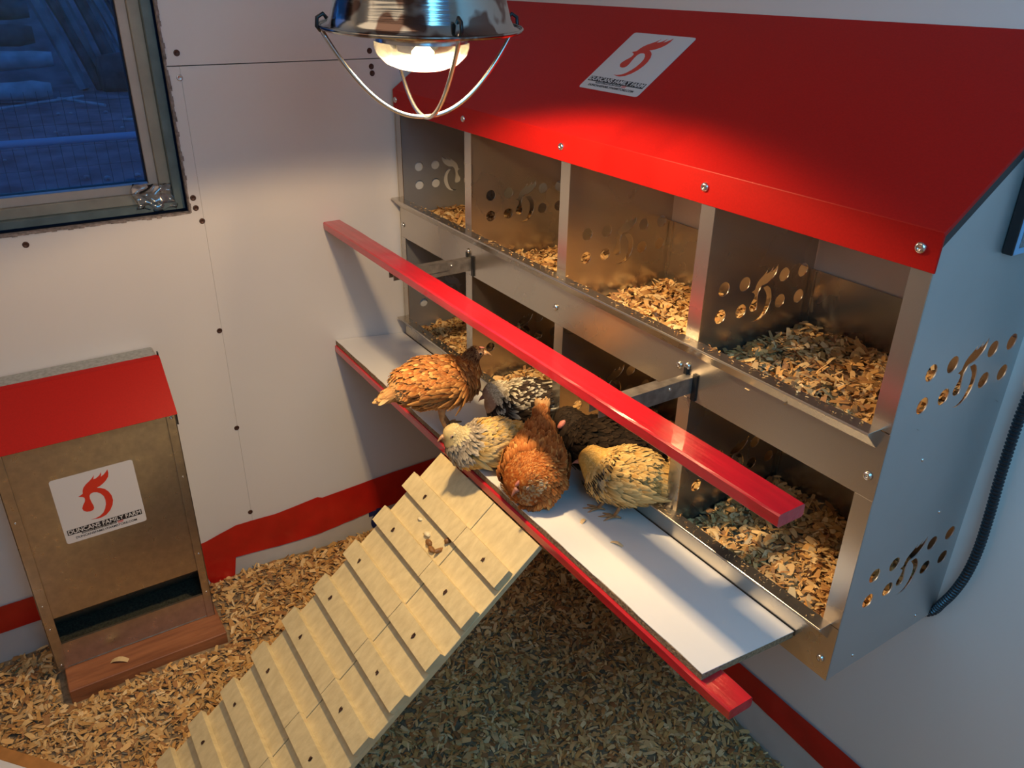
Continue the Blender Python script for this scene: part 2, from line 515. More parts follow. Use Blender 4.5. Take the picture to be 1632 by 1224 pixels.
# crumpled clear plastic on the sill corner
bm = B()
nx, nz = 18, 11
grid = []
for i in range(nx):
    row = []
    for j in range(nz):
        u, v = i / (nx - 1), j / (nz - 1)
        y = -0.775 + 0.073 * u + 0.004 * math.sin(v * 7)
        z = 0.396 + v * (0.052 - 0.006 * u) + 0.004 * math.sin(u * 9) * (1 - v) + 0.006 * max(0, 0.35 - u) * 3 * (1 - v)
        x = XW - 0.024 + 0.012 * noise.noise(Vector((u * 4, v * 3, 3.1))) + 0.003 * noise.noise(Vector((u * 8, v * 7, 8.1))) - 0.013 * v
        row.append(bm.verts.new((x, y, z)))
    grid.append(row)
for i in range(nx - 1):
    for j in range(nz - 1):
        bm.faces.new((grid[i][j], grid[i + 1][j], grid[i + 1][j + 1], grid[i][j + 1]))
o = obj('plastic_bag', bm, M['plastic'], None, smooth=True)
md = o.modifiers.new('thick', 'SOLIDIFY'); md.thickness = 0.0004
tag(o, 'crumpled clear plastic scrap in the lower right corner of the window sill', 'plastic bag')

# ------------------------------------------------------------------ red tape, wrap sheet along the wall feet
def strip_mesh(pts_top, pts_bot, along, n=60, off=0.002, wrinkle=0.0015, seed=0):
    """wavy strip on a wall; along 'y' -> on x=XW plane, 'x' -> on y=0 plane. pts as (a,z)"""
    bm = B()
    def ip(pts, a):
        for k in range(len(pts) - 1):
            if pts[k][0] <= a <= pts[k + 1][0]:
                t = (a - pts[k][0]) / max(1e-6, pts[k + 1][0] - pts[k][0])
                return pts[k][1] * (1 - t) + pts[k + 1][1] * t
        return pts[-1][1] if a > pts[-1][0] else pts[0][1]
    a0, a1 = pts_top[0][0], pts_top[-1][0]
    rows = []
    for i in range(n + 1):
        a = a0 + (a1 - a0) * i / n
        zt, zb = ip(pts_top, a), ip(pts_bot, a)
        col = []
        for j in range(7):
            z = zt + (zb - zt) * j / 6
            w = off + wrinkle * (1 + noise.noise(Vector((a * 9, z * 34 + seed, seed)))) + wrinkle * 0.7 * noise.noise(Vector((a * 40, z * 20, seed)))
            w = max(0.0006, w)
            col.append(bm.verts.new((XW + w, a, z) if along == 'y' else (a, -w, z)))
        rows.append(col)
    for i in range(n):
        for j in range(6):
            bm.faces.new((rows[i][j], rows[i + 1][j], rows[i + 1][j + 1], rows[i][j + 1]))
    return bm

o = obj('wrap_sheet', strip_mesh([(-1.9, -.40), (0.0, -.36)], [(-1.9, FZ), (0.0, FZ)], 'y', 80, 0.0006, 0.0012, 3), M['wrap'], None, True)
tag(o, 'white wrap sheet showing below the red tape on the window wall, blue letters on it', 'sheet')
o2 = obj('wrap_sheet', strip_mesh([(0.0, -.40), (2.1, -.41)], [(0.0, FZ), (2.1, FZ)], 'x', 80, 0.0006, 0.0025, 5), M['wrap'], None, True)
tag(o2, 'white wrap sheet showing below the red tape on the nest box wall', 'sheet')
tp = obj('red_tape', strip_mesh([(-1.9, -.368), (-1.20, -.368), (-.95, -.370), (-.86, -.385), (-.774, -.372), (-.70, -.352), (-.60, -.356), (-.4875, -.345), (-.487, -.352), (-.30, -.343), (0, -.337)],
        [(-1.9, -.434), (-.95, -.434), (-.86, -.45), (-.7755, -.475), (-.774, -.512), (-.722, -.512), (-.719, -.441), (-.60, -.452), (-.498, -.456), (-.363, -.443), (0, -.436)], 'y', 160, 0.0028, 0.0012, 1), M['red_tape'], None, True)
tag(tp, 'wide strip of wrinkled red tape along the foot of the window wall', 'tape')
tp2 = obj('red_tape', strip_mesh([(0, -.350), (0.9, -.360), (2.1, -.366)], [(0, -.415), (0.97, -.419), (1.13, -.428), (2.1, -.434)], 'x', 90, 0.0040, 0.0008, 2), M['red_tape'], None, True)
tag(tp2, 'straight strip of red tape along the foot of the nest box wall', 'tape')
# letters printed on the wrap (partly hidden by tape and ramp)
R90 = Matrix.Rotation(math.pi / 2, 4, 'Z')
for ch, y, z in (('R', -0.338, -0.438), ('C', -0.338, -0.482)):
    mt = YZ(XW + 0.0036) @ Matrix.Translation((y, z, 0)) @ (R90 if ch == 'R' else Matrix.Identity(4))
    text_mesh('letter', ch, 0.072 if ch == 'R' else 0.075, mt, M['wrap_ink'], o, 0.0002, bold=0.003)

# ------------------------------------------------------------------ nest box
nb = thing('nest_box', 'galvanised steel wall nest box with eight compartments under a sloping red roof', 'nest box', (W / 2, -D / 2, 0))
T = 0.0012
SL = (ZR - ZT) / D
outl = [(-D, 0), (0, 0), (0, ZR - 0.004), (-D, ZT - 0.004)]
holed_sheet('side_panel', outl, vent_holes(0.412, -1) + vent_holes(0.131, -1), T, YZ(0.0006), M['galv_side'], nb)
holed_sheet('side_panel', outl, vent_holes(0.412) + vent_holes(0.131), T, YZ(W - 0.0006), M['galv_side'], nb)
for i in (1, 2, 3):
    x = W * i / 4
    fl = 1
    holed_sheet('divider', [(-D + .001, M0 + .006), (-.002, M0 + .006), (-.002, ZR - .008), (-D + .001, ZT - .008)], vent_holes(0.412, fl), T, YZ(x), M['galv'], nb)
    holed_sheet('divider', [(-D + .001, .004), (-.002, .004), (-.002, M0 - .001), (-D + .001, M0 - .001)], vent_holes(0.131, fl), T, YZ(x), M['galv'], nb)
bm = B(); box(bm, .001, W - .001, -.003, -.0015, .002, .43); obj('back_panel', bm, M['galv'], nb)
for x in (W / 4, W / 2, 3 * W / 4):                                # seams of the back panel behind each divider
    bm = B(); box(bm, x + .006, x + .0075, -.0045, -.003, .004, .428); obj('back_seam', bm, M['galv_dull'], nb)
# trays
bm = B(); box(bm, .001, W - .001, -D + .001, -.003, M0, M0 + .002); obj('upper_tray', bm, M['galv'], nb)
bm = B(); box(bm, .001, W - .001, -D + .001, -.003, .001, .003); obj('lower_tray', bm, M['galv'], nb)
# front bands with flared lips
def band(z0, z1, name):
    bm = B()
    box(bm, 0, W, -D - .0006, -D + .0006, z0, z1 - .002)
    obj(name, bm, M['galv'], nb)
    bm = B()
    prism(bm, [(-D, z1 - .0), (-D - .0215, z1 + .0006), (-D - .0225, z1 - .002), (-D - .0012, z1 - .024), (-D, z1 - .024)], 0, 0.002, W - .012)
    obj('front_lip', bm, M['galv'], nb, bevel=0.0004)
band(M0, M1, 'middle_band')
band(0.0, B1, 'bottom_band')
# posts
def post(x0, x1, z0, z1):
    bm = B(); box(bm, x0, x1, -D - .0012, -D + .0004, z0, z1)
    box(bm, x0, x0 + .001, -D, -D + .012, z0, z1)
    obj('front_post', bm, M['galv'], nb)
for z0, z1 in ((B1, M0), (M1, ZL)):
    post(0, .0215, z0, z1)
    post(W - .0235, W, z0, z1)
    for i in (1, 2, 3):
        post(W * i / 4 - .0115, W * i / 4 + .0125, z0, z1)
# roof
bm = B()
prism(bm, [(-D - .0035, ZL), (-D - .0015, ZL), (-D - .0015, ZT - .002), (-.001, ZR - .001), (-.001, ZR + .002), (-D - .0035, ZT + .0015)], 0, -.003, W + .003)
obj('roof', bm, M['red_metal'], nb, bevel=0.0007)
bm = B()
prism(bm, [(-D - .002, ZT - .016), (-.001, ZR - .014), (-.001, ZR - .001), (-D - .002, ZT - .001)], 0, W + .0005, W + .0022)
obj('roof_side_hem', bm, M['black_metal'], nb)
# screws on roof lip, band, bottom
for x in (.010, .295, .600, .908, 1.203):
    screw('roof_screw', (x, -D - .0036, .577), (0, -1, 0), .0062, M['steel'], nb)
for x in (.012, .599, 1.207):
    screw('band_screw', (x, -D - .0012, .310), (0, -1, 0), .0056, M['steel'], nb)
screw('band_screw', (.899, -D - .0012, .324), (0, -1, 0), .0056, M['steel'], nb)
for x in (.012, 1.206):
    screw('band_screw', (x, -D - .0012, .028), (0, -1, 0), .0054, M['steel'], nb)
for (y, z) in ((-.05, .018), (-.19, .018), (-.075, .205), (-.155, .31)):
    screw('side_rivet', (W, y, z), (1, 0, 0), .0026, M['steel'], nb)
# perch brackets: narrow channel near the box, wider sleeve toward the bar
PZ0, PZ1, PYA, PYB = 0.3185, 0.3356, -0.4184, -0.3776
BZ1 = 0.0468; BZ0 = BZ1 - (PZ1 - PZ0)
def bracket(x, zt, ya, extra=True):
    bm = B()
    box(bm, x - .010, x + .004, -D - .10, -D - .001, zt - .0035, zt - .0015)       # top web
    box(bm, x + .003, x + .0045, -D - .10, -D - .001, zt - .026, zt - .002)
    box(bm, x - .0105, x - .009, -D - .10, -D - .001, zt - .026, zt - .002)
    br = obj('perch_bracket', bm, M['bracket'], nb)
    bm = B()
    hh = .016 if extra else .009
    box(bm, x - .0135, x + .0065, ya + .004, -D - .055, zt - .0015, zt - .0002)
    box(bm, x + .0055, x + .0068, ya + .008, -D - .055, zt - hh, zt - .001)
    box(bm, x - .0138, x - .0125, ya + .008, -D - .055, zt - hh, zt - .001)
    obj('bracket_sleeve', bm, M['bracket'], br)
    bm = B()
    box(bm, x + .004, x + .012, -D - .0035, -D - .0012, zt - .036, zt + .004)
    box(bm, x - .012, x - .007, -D - .006, -D - .0012, zt - .001, zt + .009)
    obj('slot_plate', bm, M['black_metal'], br)
    if extra:
        screw('bolt', (x - .010, -D - .0015, zt + .010), (0, -1, 0), .0055, M['steel'], br)
        screw('rivet', (x + .0068, -D - .048, zt - .007), (1, 0, 0), .0025, M['steel'], br)
for x in (.3135, .9243):
    bracket(x, PZ0, PYA)
    bracket(x, BZ0, PYA, False)

def sticker(parent, mtx, w, h):
    """rounded white card with the mark and the three lines of print, z up off the surface"""
    bm = B()
    r, n = .005, 5
    pts = []
    for cx, cy, a0 in ((w / 2 - r, h / 2 - r, 0), (-w / 2 + r, h / 2 - r, 90), (-w / 2 + r, -h / 2 + r, 180), (w / 2 - r, -h / 2 + r, 270)):
        for k in range(n):
            a = math.radians(a0 + 90 * k / (n - 1))
            pts.append((cx + r * math.cos(a), cy + r * math.sin(a)))
    prism(bm, pts, 2, 0, .0004)
    for v in bm.verts: v.co = mtx @ v.co
    st = obj('sticker', bm, M['sticker'], parent)
    lg = [((p[0] - .5) * w, (p[1] - .5) * h) for p in LOGO]
    holed_sheet('rooster_print', lg, [], .0002, mtx @ Matrix.Translation((0, 0, .00055)), M['sticker_red'], st)
    bm = B(); box(bm, -w * .462, w * .462, -h * .372, -h * .292, .0004, .0006)
    box(bm, -w * .30, w * .13, -h * .398, -h * .372, .0004, .0006)
    for v in bm.verts: v.co = mtx @ v.co
    obj('print_bar', bm, M['sticker_black'], st)
    text_mesh('print', 'DUNCANS FAMILY FARM', h * .088, mtx @ Matrix.Translation((0, -h * .332, .0008)), M['sticker_white'], st, .0001, w * .90, .0002)
    text_mesh('print', 'PROUDLY MADE IN THE USA', h * .030, mtx @ Matrix.Translation((-w * .085, -h * .385, .0008)), M['sticker_white'], st, .0001, w * .41)
    bm = B()
    for k in range(3): box(bm, w * .145, w * .215, -h * (.402 - k * .012), -h * (.396 - k * .012), .0004, .0006)
    for v in bm.verts: v.co = mtx @ v.co
    obj('flag_print', bm, M['sticker_red'], st)
    text_mesh('print', 'DUNCANSFAMILYFARMSTORE.COM', h * .045, mtx @ Matrix.Translation((0, -h * .435, .0006)), M['sticker_black'], st, .0001, w * .76, .0001)
    return st

ang = math.atan(SL)
nrm = Vector((0, -math.sin(ang), math.cos(ang)))
upv = Vector((0, math.cos(ang), math.sin(ang)))
c = Vector((.603, -.106, ZR - SL * .106)) + nrm * .0030
mt = Matrix(((1, upv.x, nrm.x, c.x), (0, upv.y, nrm.y, c.y), (0, upv.z, nrm.z, c.z), (0, 0, 0, 1)))
sticker(nb, mt, .143, .136)

# ------------------------------------------------------------------ perches and landing board
def bar(x0, x1, y0, y1, z0, z1, seed):
    bm = B()
    n = 46
    rings = []
    for i in range(n + 1):
        x = x0 + (x1 - x0) * i / n
        j = lambda k: .0006 * noise.noise(Vector((x * 22, k * 3.7, seed)))
        b = .0022
        prof = [(y0, z0 + b), (y0, z1 - b), (y0 + b, z1), (y1 - b, z1), (y1, z1 - b), (y1, z0 + b), (y1 - b, z0), (y0 + b, z0)]
        if i in (0, n):
            cy, cz = (y0 + y1) / 2, (z0 + z1) / 2
            prof = [(cy + (p[0] - cy) * .97, cz + (p[1] - cz) * .95) for p in prof]
        rings.append([bm.verts.new((x, p[0] + j(q), p[1] + j(q + 9))) for q, p in enumerate(prof)])
    for i in range(n):
        for k in range(8):
            bm.faces.new((rings[i][k], rings[i][(k + 1) % 8], rings[i + 1][(k + 1) % 8], rings[i + 1][k]))
    bm.faces.new(rings[0]); bm.faces.new(rings[-1][::-1])
    return bm
o = obj('perch_bar', bar(-.011, 1.226, PYA, PYB, PZ0, PZ1, 1), M['red_wood'])
tag(o, 'red painted perch bar held on brackets above the chickens in front of the nest box', 'perch')
o = obj('perch_bar', bar(-.009, 1.2128, PYA, PYB, BZ0, BZ1, 2), M['red_wood'])
tag(o, 'red painted wooden perch bar lying under the front edge of the white board', 'perch')

BOARD_YA, BOARD_YB = -0.4144, -0.2420
bs = (0.0591 - 0.0382) / (0.4144 - 0.2317)
def board_z(y): return 0.0591 - bs * (y + 0.4144)
ld = thing('landing_board', 'white laminated chipboard landing shelf the chickens sit on', 'board', (.57, -.33, .045))
def slab(name, t0, t1, m, inset=0.0):
    bm = B()
    x0, x1 = -.0105 + inset, 1.1625 - inset
    ya, yb = BOARD_YA + inset, BOARD_YB - inset
    n = 60
    pr = []
    for i in range(n + 1):
        x = x0 + (x1 - x0) * i / n
        e = 0
        if inset == 0 and t1 == 0 and 0 < i < n: e = random.choice((0, 0, 0, 0.0004, 0.0011))
        pr.append([bm.verts.new(p) for p in ((x, ya + e, board_z(ya) - t0), (x, yb, board_z(yb) - t0), (x, yb, board_z(yb) - t1), (x, ya + e, board_z(ya) - t1))])
    for i in range(n):
        for k in range(4):
            bm.faces.new((pr[i][k], pr[i][(k + 1) % 4], pr[i + 1][(k + 1) % 4], pr[i + 1][k]))
    bm.faces.new(pr[0]); bm.faces.new(pr[-1][::-1])
    return obj(name, bm, m, ld)
slab('laminate_top', .0010, 0.0, M['melamine'])
slab('chipboard_core', .0116, .00101, M['chip'], .0004)

# ------------------------------------------------------------------ ramp
RX0, RX1 = 0.508, 0.826
ra = math.atan(0.817)
# local frame: X = world x, Y' = down the ramp, Z' = ramp normal
o0 = Vector((0, -0.4205, 0.0300))
dn = Vector((0, -math.cos(ra), -math.sin(ra)))
rn = Vector((0, -math.sin(ra), math.cos(ra)))
RM = Matrix(((1, 0, 0, o0.x), (0, dn.y, rn.y, o0.y), (0, dn.z, rn.z, o0.z), (0, 0, 0, 1)))
ramp = thing('chicken_ramp', 'tan textured wooden ramp with nailed cross cleats leading down to the shavings', 'ramp', (.667, -.75, -.25))
RL = 0.845
for (x0, x1, nm) in ((RX0, .6915, 'deck_board'), (.6932, RX1, 'deck_board')):
    bm = B(); box(bm, x0, x1, 0, RL, -.010, 0, RM)
    obj(nm, bm, M['siding'], ramp, bevel=.0006)
bm = B(); box(bm, RX0 + .004, RX1 - .003, .002, RL - .004, -.0125, -.0103, RM)
obj('deck_backing', bm, M['siding'], ramp)
k = 0
s0 = 0.0575
while s0 + .034 < RL:
    dx0, dx1 = random.uniform(-.004, .002) - .006, random.uniform(-.006, .003)
    gx = .692 + random.uniform(-.012, .014)
    sk = random.uniform(-.002, .002)
    cm = RM @ Matrix.Translation((RX0, s0, 0)) @ Matrix.Rotation(sk / .3, 4, 'Z') @ Matrix.Translation((-RX0, -s0, 0))
    bm = B()
    box(bm, RX0 + dx0, gx - .0007, s0, s0 + .034, .0003, .0120, cm)
    box(bm, gx + .0007, RX1 + dx1, s0, s0 + .034, .0003, .0120, cm)
    box(bm, gx - .0007, gx + .0007, s0 + .0004, s0 + .0336, .0003, .0100, cm)
    cl = obj('cleat', bm, M['siding'], ramp)
    for sx in (RX0 + .052 + random.uniform(-.01, .01), RX1 - .068 + random.uniform(-.012, .012)):
        b2 = B()
        lathe(b2, [(.0034, .0007), (.0030, .0011), (.0020, .0005), (.0001, .0003)], (0, 0, 0), 10)
        for v in b2.verts: v.co = cm @ Matrix.Translation((sx, s0 + .017 + random.uniform(-.003, .003), .0120)) @ v.co
        obj('screw', b2, M['screw_dark'], cl, smooth=True)
    s0 += .0797
    k += 1
# droppings stuck on the deck between the first cleats
dr = thing('droppings', 'brown and cream bird dropping on the upper part of the ramp', 'dropping', (.665, -.54, -.066))
def rp(x, s, h=0.0): return RM @ Vector((x, s, h))
def lump(x, s, h, r, m, n=9, seed=0):
    bm = B()
    bmesh.ops.create_icosphere(bm, subdivisions=2, radius=1)
    for v in bm.verts:
        d = 1 + .35 * noise.noise(v.co * 2.2 + Vector((seed, 0, 0)))
        v.co = rp(x, s, h) + Vector((v.co.x * r[0] * d, v.co.y * r[1] * d, v.co.z * r[2] * d))
    return obj('piece', bm, m, dr, smooth=True)
lump(.6250, .116, .002, (.008, .006, .004), M['dropping_pale'], seed=1)
lump(.6420, .124, .003, (.009, .005, .005), M['dropping'], seed=2)
lump(.6570, .128, .003, (.009, .005, .004), M['dropping'], seed=3)
lump(.6720, .120, .003, (.004, .010, .004), M['dropping'], seed=4)
lump(.6730, .098, .003, (.005, .007, .005), M['dropping'], seed=5)
lump(.5850, .108, .001, (.006, .004, .0015), M['dropping_pale'], seed=6)

# ------------------------------------------------------------------ feeder
FX, FY0, FY1 = 0.130, -1.1155, -0.8015
FB = -0.4690
fd = thing('poultry_feeder', 'galvanised poultry feeder with red hinged lid standing against the window wall', 'feeder', ((FX + XW) / 2, -.96, FB))
xb = XW + 0.003
for y in (FY0, FY1 - .0014):
    bm = B()
    prism(bm, [(xb, FB), (FX, FB), (FX, .040), (.052, .130), (xb, .130)], 1, y, y + .0014)
    obj('side_panel', bm, M['galv_dull'], fd)
bm = B(); box(bm, xb, xb + .0012, FY0 + .0015, FY1 - .0015, FB, .130); obj('back_panel', bm, M['galv_dull'], fd)
bm = B(); box(bm, xb, FX - .002, FY0 + .0015, FY1 - .0015, FB, FB + .0015); obj('bottom_plate', bm, M['galv_dull'], fd)
# front plate with trough opening: z -.397 (bottom lip top) to -.317
bm = B(); box(bm, FX - .0052, FX - .0040, FY0 + .004, FY1 - .004, -.3390, .0500); obj('front_panel', bm, M['galv_dull'], fd)
bm = B(); box(bm, FX - .0046, FX - .0030, FY0 + .002, FY1 - .002, FB + .002, -.4065)
box(bm, FX - .0075, FX - .0020, FY0 + .004, FY1 - .004, -.4080, -.4055)
obj('trough_lip', bm, M['galv_dull'], fd)
# chute inside the trough
bm = B(); prism(bm, [(FX - .006, -.339), (FX - .006, -.341), (.045, -.418), (.045, -.416)], 1, FY0 + .003, FY1 - .003)
obj('inner_chute', bm, M['galv_dull'], fd)
bm = B()
nx, ny = 8, 40
gr = [[bm.verts.new((.02 + (FX - .03) * i / nx, FY0 + .003 + (FY1 - FY0 - .006) * j / ny,
       -.432 + .012 * (1 - i / nx) + .004 * noise.noise(Vector((i * .9, j * .35, 2))))) for j in range(ny + 1)] for i in range(nx + 1)]
for i in range(nx):
    for j in range(ny): bm.faces.new((gr[i][j], gr[i + 1][j], gr[i + 1][j + 1], gr[i][j + 1]))
tag(obj('feed', bm, M['feed'], fd, True), kind='stuff')
for y0, y1 in ((FY0, FY0 + .0200), (FY1 - .0170, FY1)):
    bm = B(); box(bm, FX - .0022, FX, y0, y1, FB, .0480); obj('front_flange', bm, M['galv_dull'], fd, bevel=.0004)
for y in (FY1 - .0085,):
    for z in (.036, -.100, -.295, -.400): screw('rivet', (FX, y, z), (1, 0, 0), .0034 if z > 0 else .0024, M['steel'], fd)
for z in (-.10, -.300, -.360, -.455): screw('rivet', (FX, FY0 + .009, z), (1, 0, 0), .0022, M['steel'], fd)
bm = B(); box(bm, xb, .0440, FY0 + .002, FY1 - .002, .1300, .1315); obj('top_plate', bm, M['zinc'], fd)
bm = B()
prism(bm, [(.0420, .1335), (.0420, .1350), (.0560, .1320), (.1400, .0460), (.1385, .0450), (.0550, .1300)], 1, FY0 - .004, FY1 + .003)
lid = obj('lid', bm, M['red_metal'], fd, bevel=.0004)
bm = B(); box(bm, .038, .046, FY1 + .0005, FY1 + .003, .128, .140); obj('lid_hinge_tab', bm, M['black_metal'], lid)
bm = B(); box(bm, FX - .002, FX + .003, FY1 + .0003, FY1 + .003, .020, .046); obj('lid_stop_tab', bm, M['black_metal'], lid)
mt = Matrix(((0, 0, 1, FX - .0038), (1, 0, 0, -.9650), (0, 1, 0, -.1065), (0, 0, 0, 1)))
sticker(fd, mt @ Matrix.Rotation(math.radians(0.5), 4, 'Z'), .145, .145)

# lumber under the feeder
bm = B()
BT = FB - .0005
box(bm, .012, .1985, FY0 + .012, -.7955, FZ + .001, BT)
o = obj('lumber_block', bm, M['cedar'], None, bevel=.0015)
tag(o, 'reddish brown lumber plank under the feeder', 'plank')
# white sheet with wooden edge in the near left corner
e = Vector((.755, .655, 0)).normalized(); nn = Vector((.655, -.755, 0)).normalized()
th = thing('threshold_board', 'white board with an orange wood edge at the lower left corner of the photo', 'board', (.35, -1.30, FZ))
p0 = Vector((.300, -1.229, 0))
def tb(name, a0, a1, b0, b1, z0, z1, m):
    bm = B()
    prism(bm, [tuple((p0 + e * a + nn * b)[:2]) for a, b in ((a0, b0), (a1, b0), (a1, b1), (a0, b1))], 2, z0, z1)
    obj(name, bm, m, th, bevel=.0008)
tb('wood_edge', -.34, .17, -.024, -.0005, FZ, -.4715, M['ply_edge'])
tb('white_face', -.34, .17, 0, .20, FZ, -.4700, M['melamine'])

# ------------------------------------------------------------------ heat lamp
LC = Vector((.697, -.528, .7560))
hl = thing('heat_lamp', 'hanging heat lamp with polished metal reflector, wire guard and glowing bulb', 'lamp', LC)
tilt = Matrix.Rotation(math.radians(2.6), 4, Vector((.54, .84, 0))) @ Matrix.Rotation(math.radians(-1.0), 4, Vector((.84, -.54, 0)))
rights = Vector((.5434, .8394, 0)).normalized(); toward = Vector((.8394, -.5434, 0)).normalized()
bm = B()
prof = [(.0085, .122), (.030, .1195), (.052, .108), (.072, .088), (.088, .062), (.0985, .036), (.1055, .012), (.1095, .0035), (.1165, .0005), (.1195, -.0012), (.1205, .0004), (.1190, .0018)]
lathe(bm, prof, LC, 72, tilt)
o = obj('reflector', bm, M['reflector'], hl, True)
md = o.modifiers.new('thick', 'SOLIDIFY'); md.thickness = .0012
bm = B(); lathe(bm, [(.0001, .19), (.014, .19), (.021, .182), (.022, .12), (.019, .110), (.0001, .108)], LC, 24, tilt); obj('socket', bm, M['black'], hl, True)
bm = B(); tube(bm, [LC + Vector((0, 0, .185)), LC + Vector((.001, 0, .45)), LC + Vector((0, 0, ZC - LC.z))], .0035); obj('cord', bm, M['black'], hl, True)
bm = B()
lathe(bm, [(.012, .110), (.016, .07), (.034, .035), (.050, .006), (.0565, -.008), (.0570, -.0155)], LC, 48, tilt)
o = obj('bulb_neck', bm, M['steel'], hl, True)
bm = B()
lathe(bm, [(.0570, -.0155), (.0572, -.022), (.0540, -.031), (.045, -.0400), (.030, -.0462), (.014, -.0490), (.0001, -.0497)], LC, 48, tilt)
obj('bulb_lens', bm, M['lens'], hl, True)
bm = B()
lathe(bm, [(.0001, -.020), (.008, -.022), (.0135, -.028), (.0125, -.035), (.007, -.040), (.0001, -.042)], LC + toward * 0.0 + rights * .001, 24, tilt)
obj('bulb_filament', bm, M['filament'], hl, True)
w2d = (rights * .44 + toward * .9).normalized(); w1d = (rights * .93 - toward * .37).normalized()
for dvec in (w1d, w2d):
    pts = []
    for i in range(41):
        t = -1 + 2 * i / 40
        q = LC + dvec * (.1185 * t) + Vector((0, 0, -.0015 - .101 * (1 - abs(t) ** 2.1)))
        pts.append(q)
    bm = B(); tube(bm, pts, .0026, 8); gw = obj('guard_wire', bm, M['steel'], hl, True)
    for s in (-1, 1):
        bm = B()
        a = LC + dvec * (.1185 * s)
        tube(bm, [a + Vector((0, 0, -.004)), a + dvec * s * .004 + Vector((0, 0, .001)), a + dvec * s * .003 + Vector((0, 0, .010)), a - dvec * s * .004 + Vector((0, 0, .014)), a - dvec * s * .008 + Vector((0, 0, .009))], .0023, 8)
        obj('guard_hook', bm, M['black_metal'], gw, True)
sp = bpy.data.lights.new('heat_lamp_beam', 'SPOT')
sp.energy = 25
sp.color = (1.0, 0.70, 0.39)
sp.spot_size = math.radians(149)
sp.spot_blend = 0.16
sp.shadow_soft_size = 0.020
so = bpy.data.objects.new('heat_lamp_beam', sp)
COL.objects.link(so)
so.location = LC + Vector((0, 0, -.030))
so.rotation_euler = Vector((.060, .035, -1)).to_track_quat('-Z', 'Y').to_euler()
sp2 = bpy.data.lights.new('heat_lamp_core', 'SPOT')          # concentrated centre of the reflector bulb's beam
sp2.energy = 44
sp2.color = (1.0, 0.75, 0.43)
sp2.spot_size = math.radians(118)
sp2.spot_blend = 1.0
sp2.shadow_soft_size = 0.022
so2 = bpy.data.objects.new('heat_lamp_core', sp2)
COL.objects.link(so2)
so2.location = LC + Vector((0, 0, -.032))
so2.rotation_euler = Vector((.03, .02, -1)).to_track_quat('-Z', 'Y').to_euler()

# ------------------------------------------------------------------ conduit and thermostat on the right
pts = []
raw = [(1.275, -.030, .60), (1.262, -.020, .45), (1.2515, -.016, .36), (1.2515, -.016, .27), (1.2545, -.016, .20), (1.2555, -.016, .145), (1.252, -.016, .100), (1.243, -.014, .060), (1.232, -.010, .030), (1.222, -.006, .006), (1.205, -.008, -.008), (1.18, -.010, -.012)]
for i in range(len(raw) - 1):
    a = [Vector(raw[max(0, min(len(raw) - 1, i + k))]) for k in (-1, 0, 1, 2)]
    for s in range(10):
        t = s / 10
        pts.append(0.5 * ((2 * a[1]) + (-a[0] + a[2]) * t + (2 * a[0] - 5 * a[1] + 4 * a[2] - a[3]) * t * t + (-a[0] + 3 * a[1] - 3 * a[2] + a[3]) * t ** 3))
# resample for ribs
acc = [pts[0]]
step = .00135
for p in pts[1:]:
    while (p - acc[-1]).length > step:
        acc.append(acc[-1] + (p - acc[-1]).normalized() * step)
rad = [.0066 if (i // 2) % 2 == 0 else .0047 for i in range(len(acc))]
bm = B(); tube(bm, acc, rad, 12)
o = obj('flexible_conduit', bm, mat('dark_ribbed_conduit', (.035, .045, .055), .28, .6), None, False)
tag(o, 'black ribbed flexible conduit running down the wall beside the nest box', 'conduit')
tb_ = thing('thermostat', 'small black control box with silver label on the nest box side panel', 'control box', (W + .006, -.075, .60))
bm = B(); box(bm, W + .0008, W + .0125, -.1185, -.030, .5560, .660); obj('case', bm, M['black_metal'], tb_, bevel=.001)
bm = B(); box(bm, W + .0126, W + .0134, -.1175, -.031, .5570, .659); obj('label_rim', bm, M['label_blue'], tb_)
bm = B(); box(bm, W + .0135, W + .0140, -.1110, -.037, .5640, .653); obj('label_face', bm, M['label_grey'], tb_)

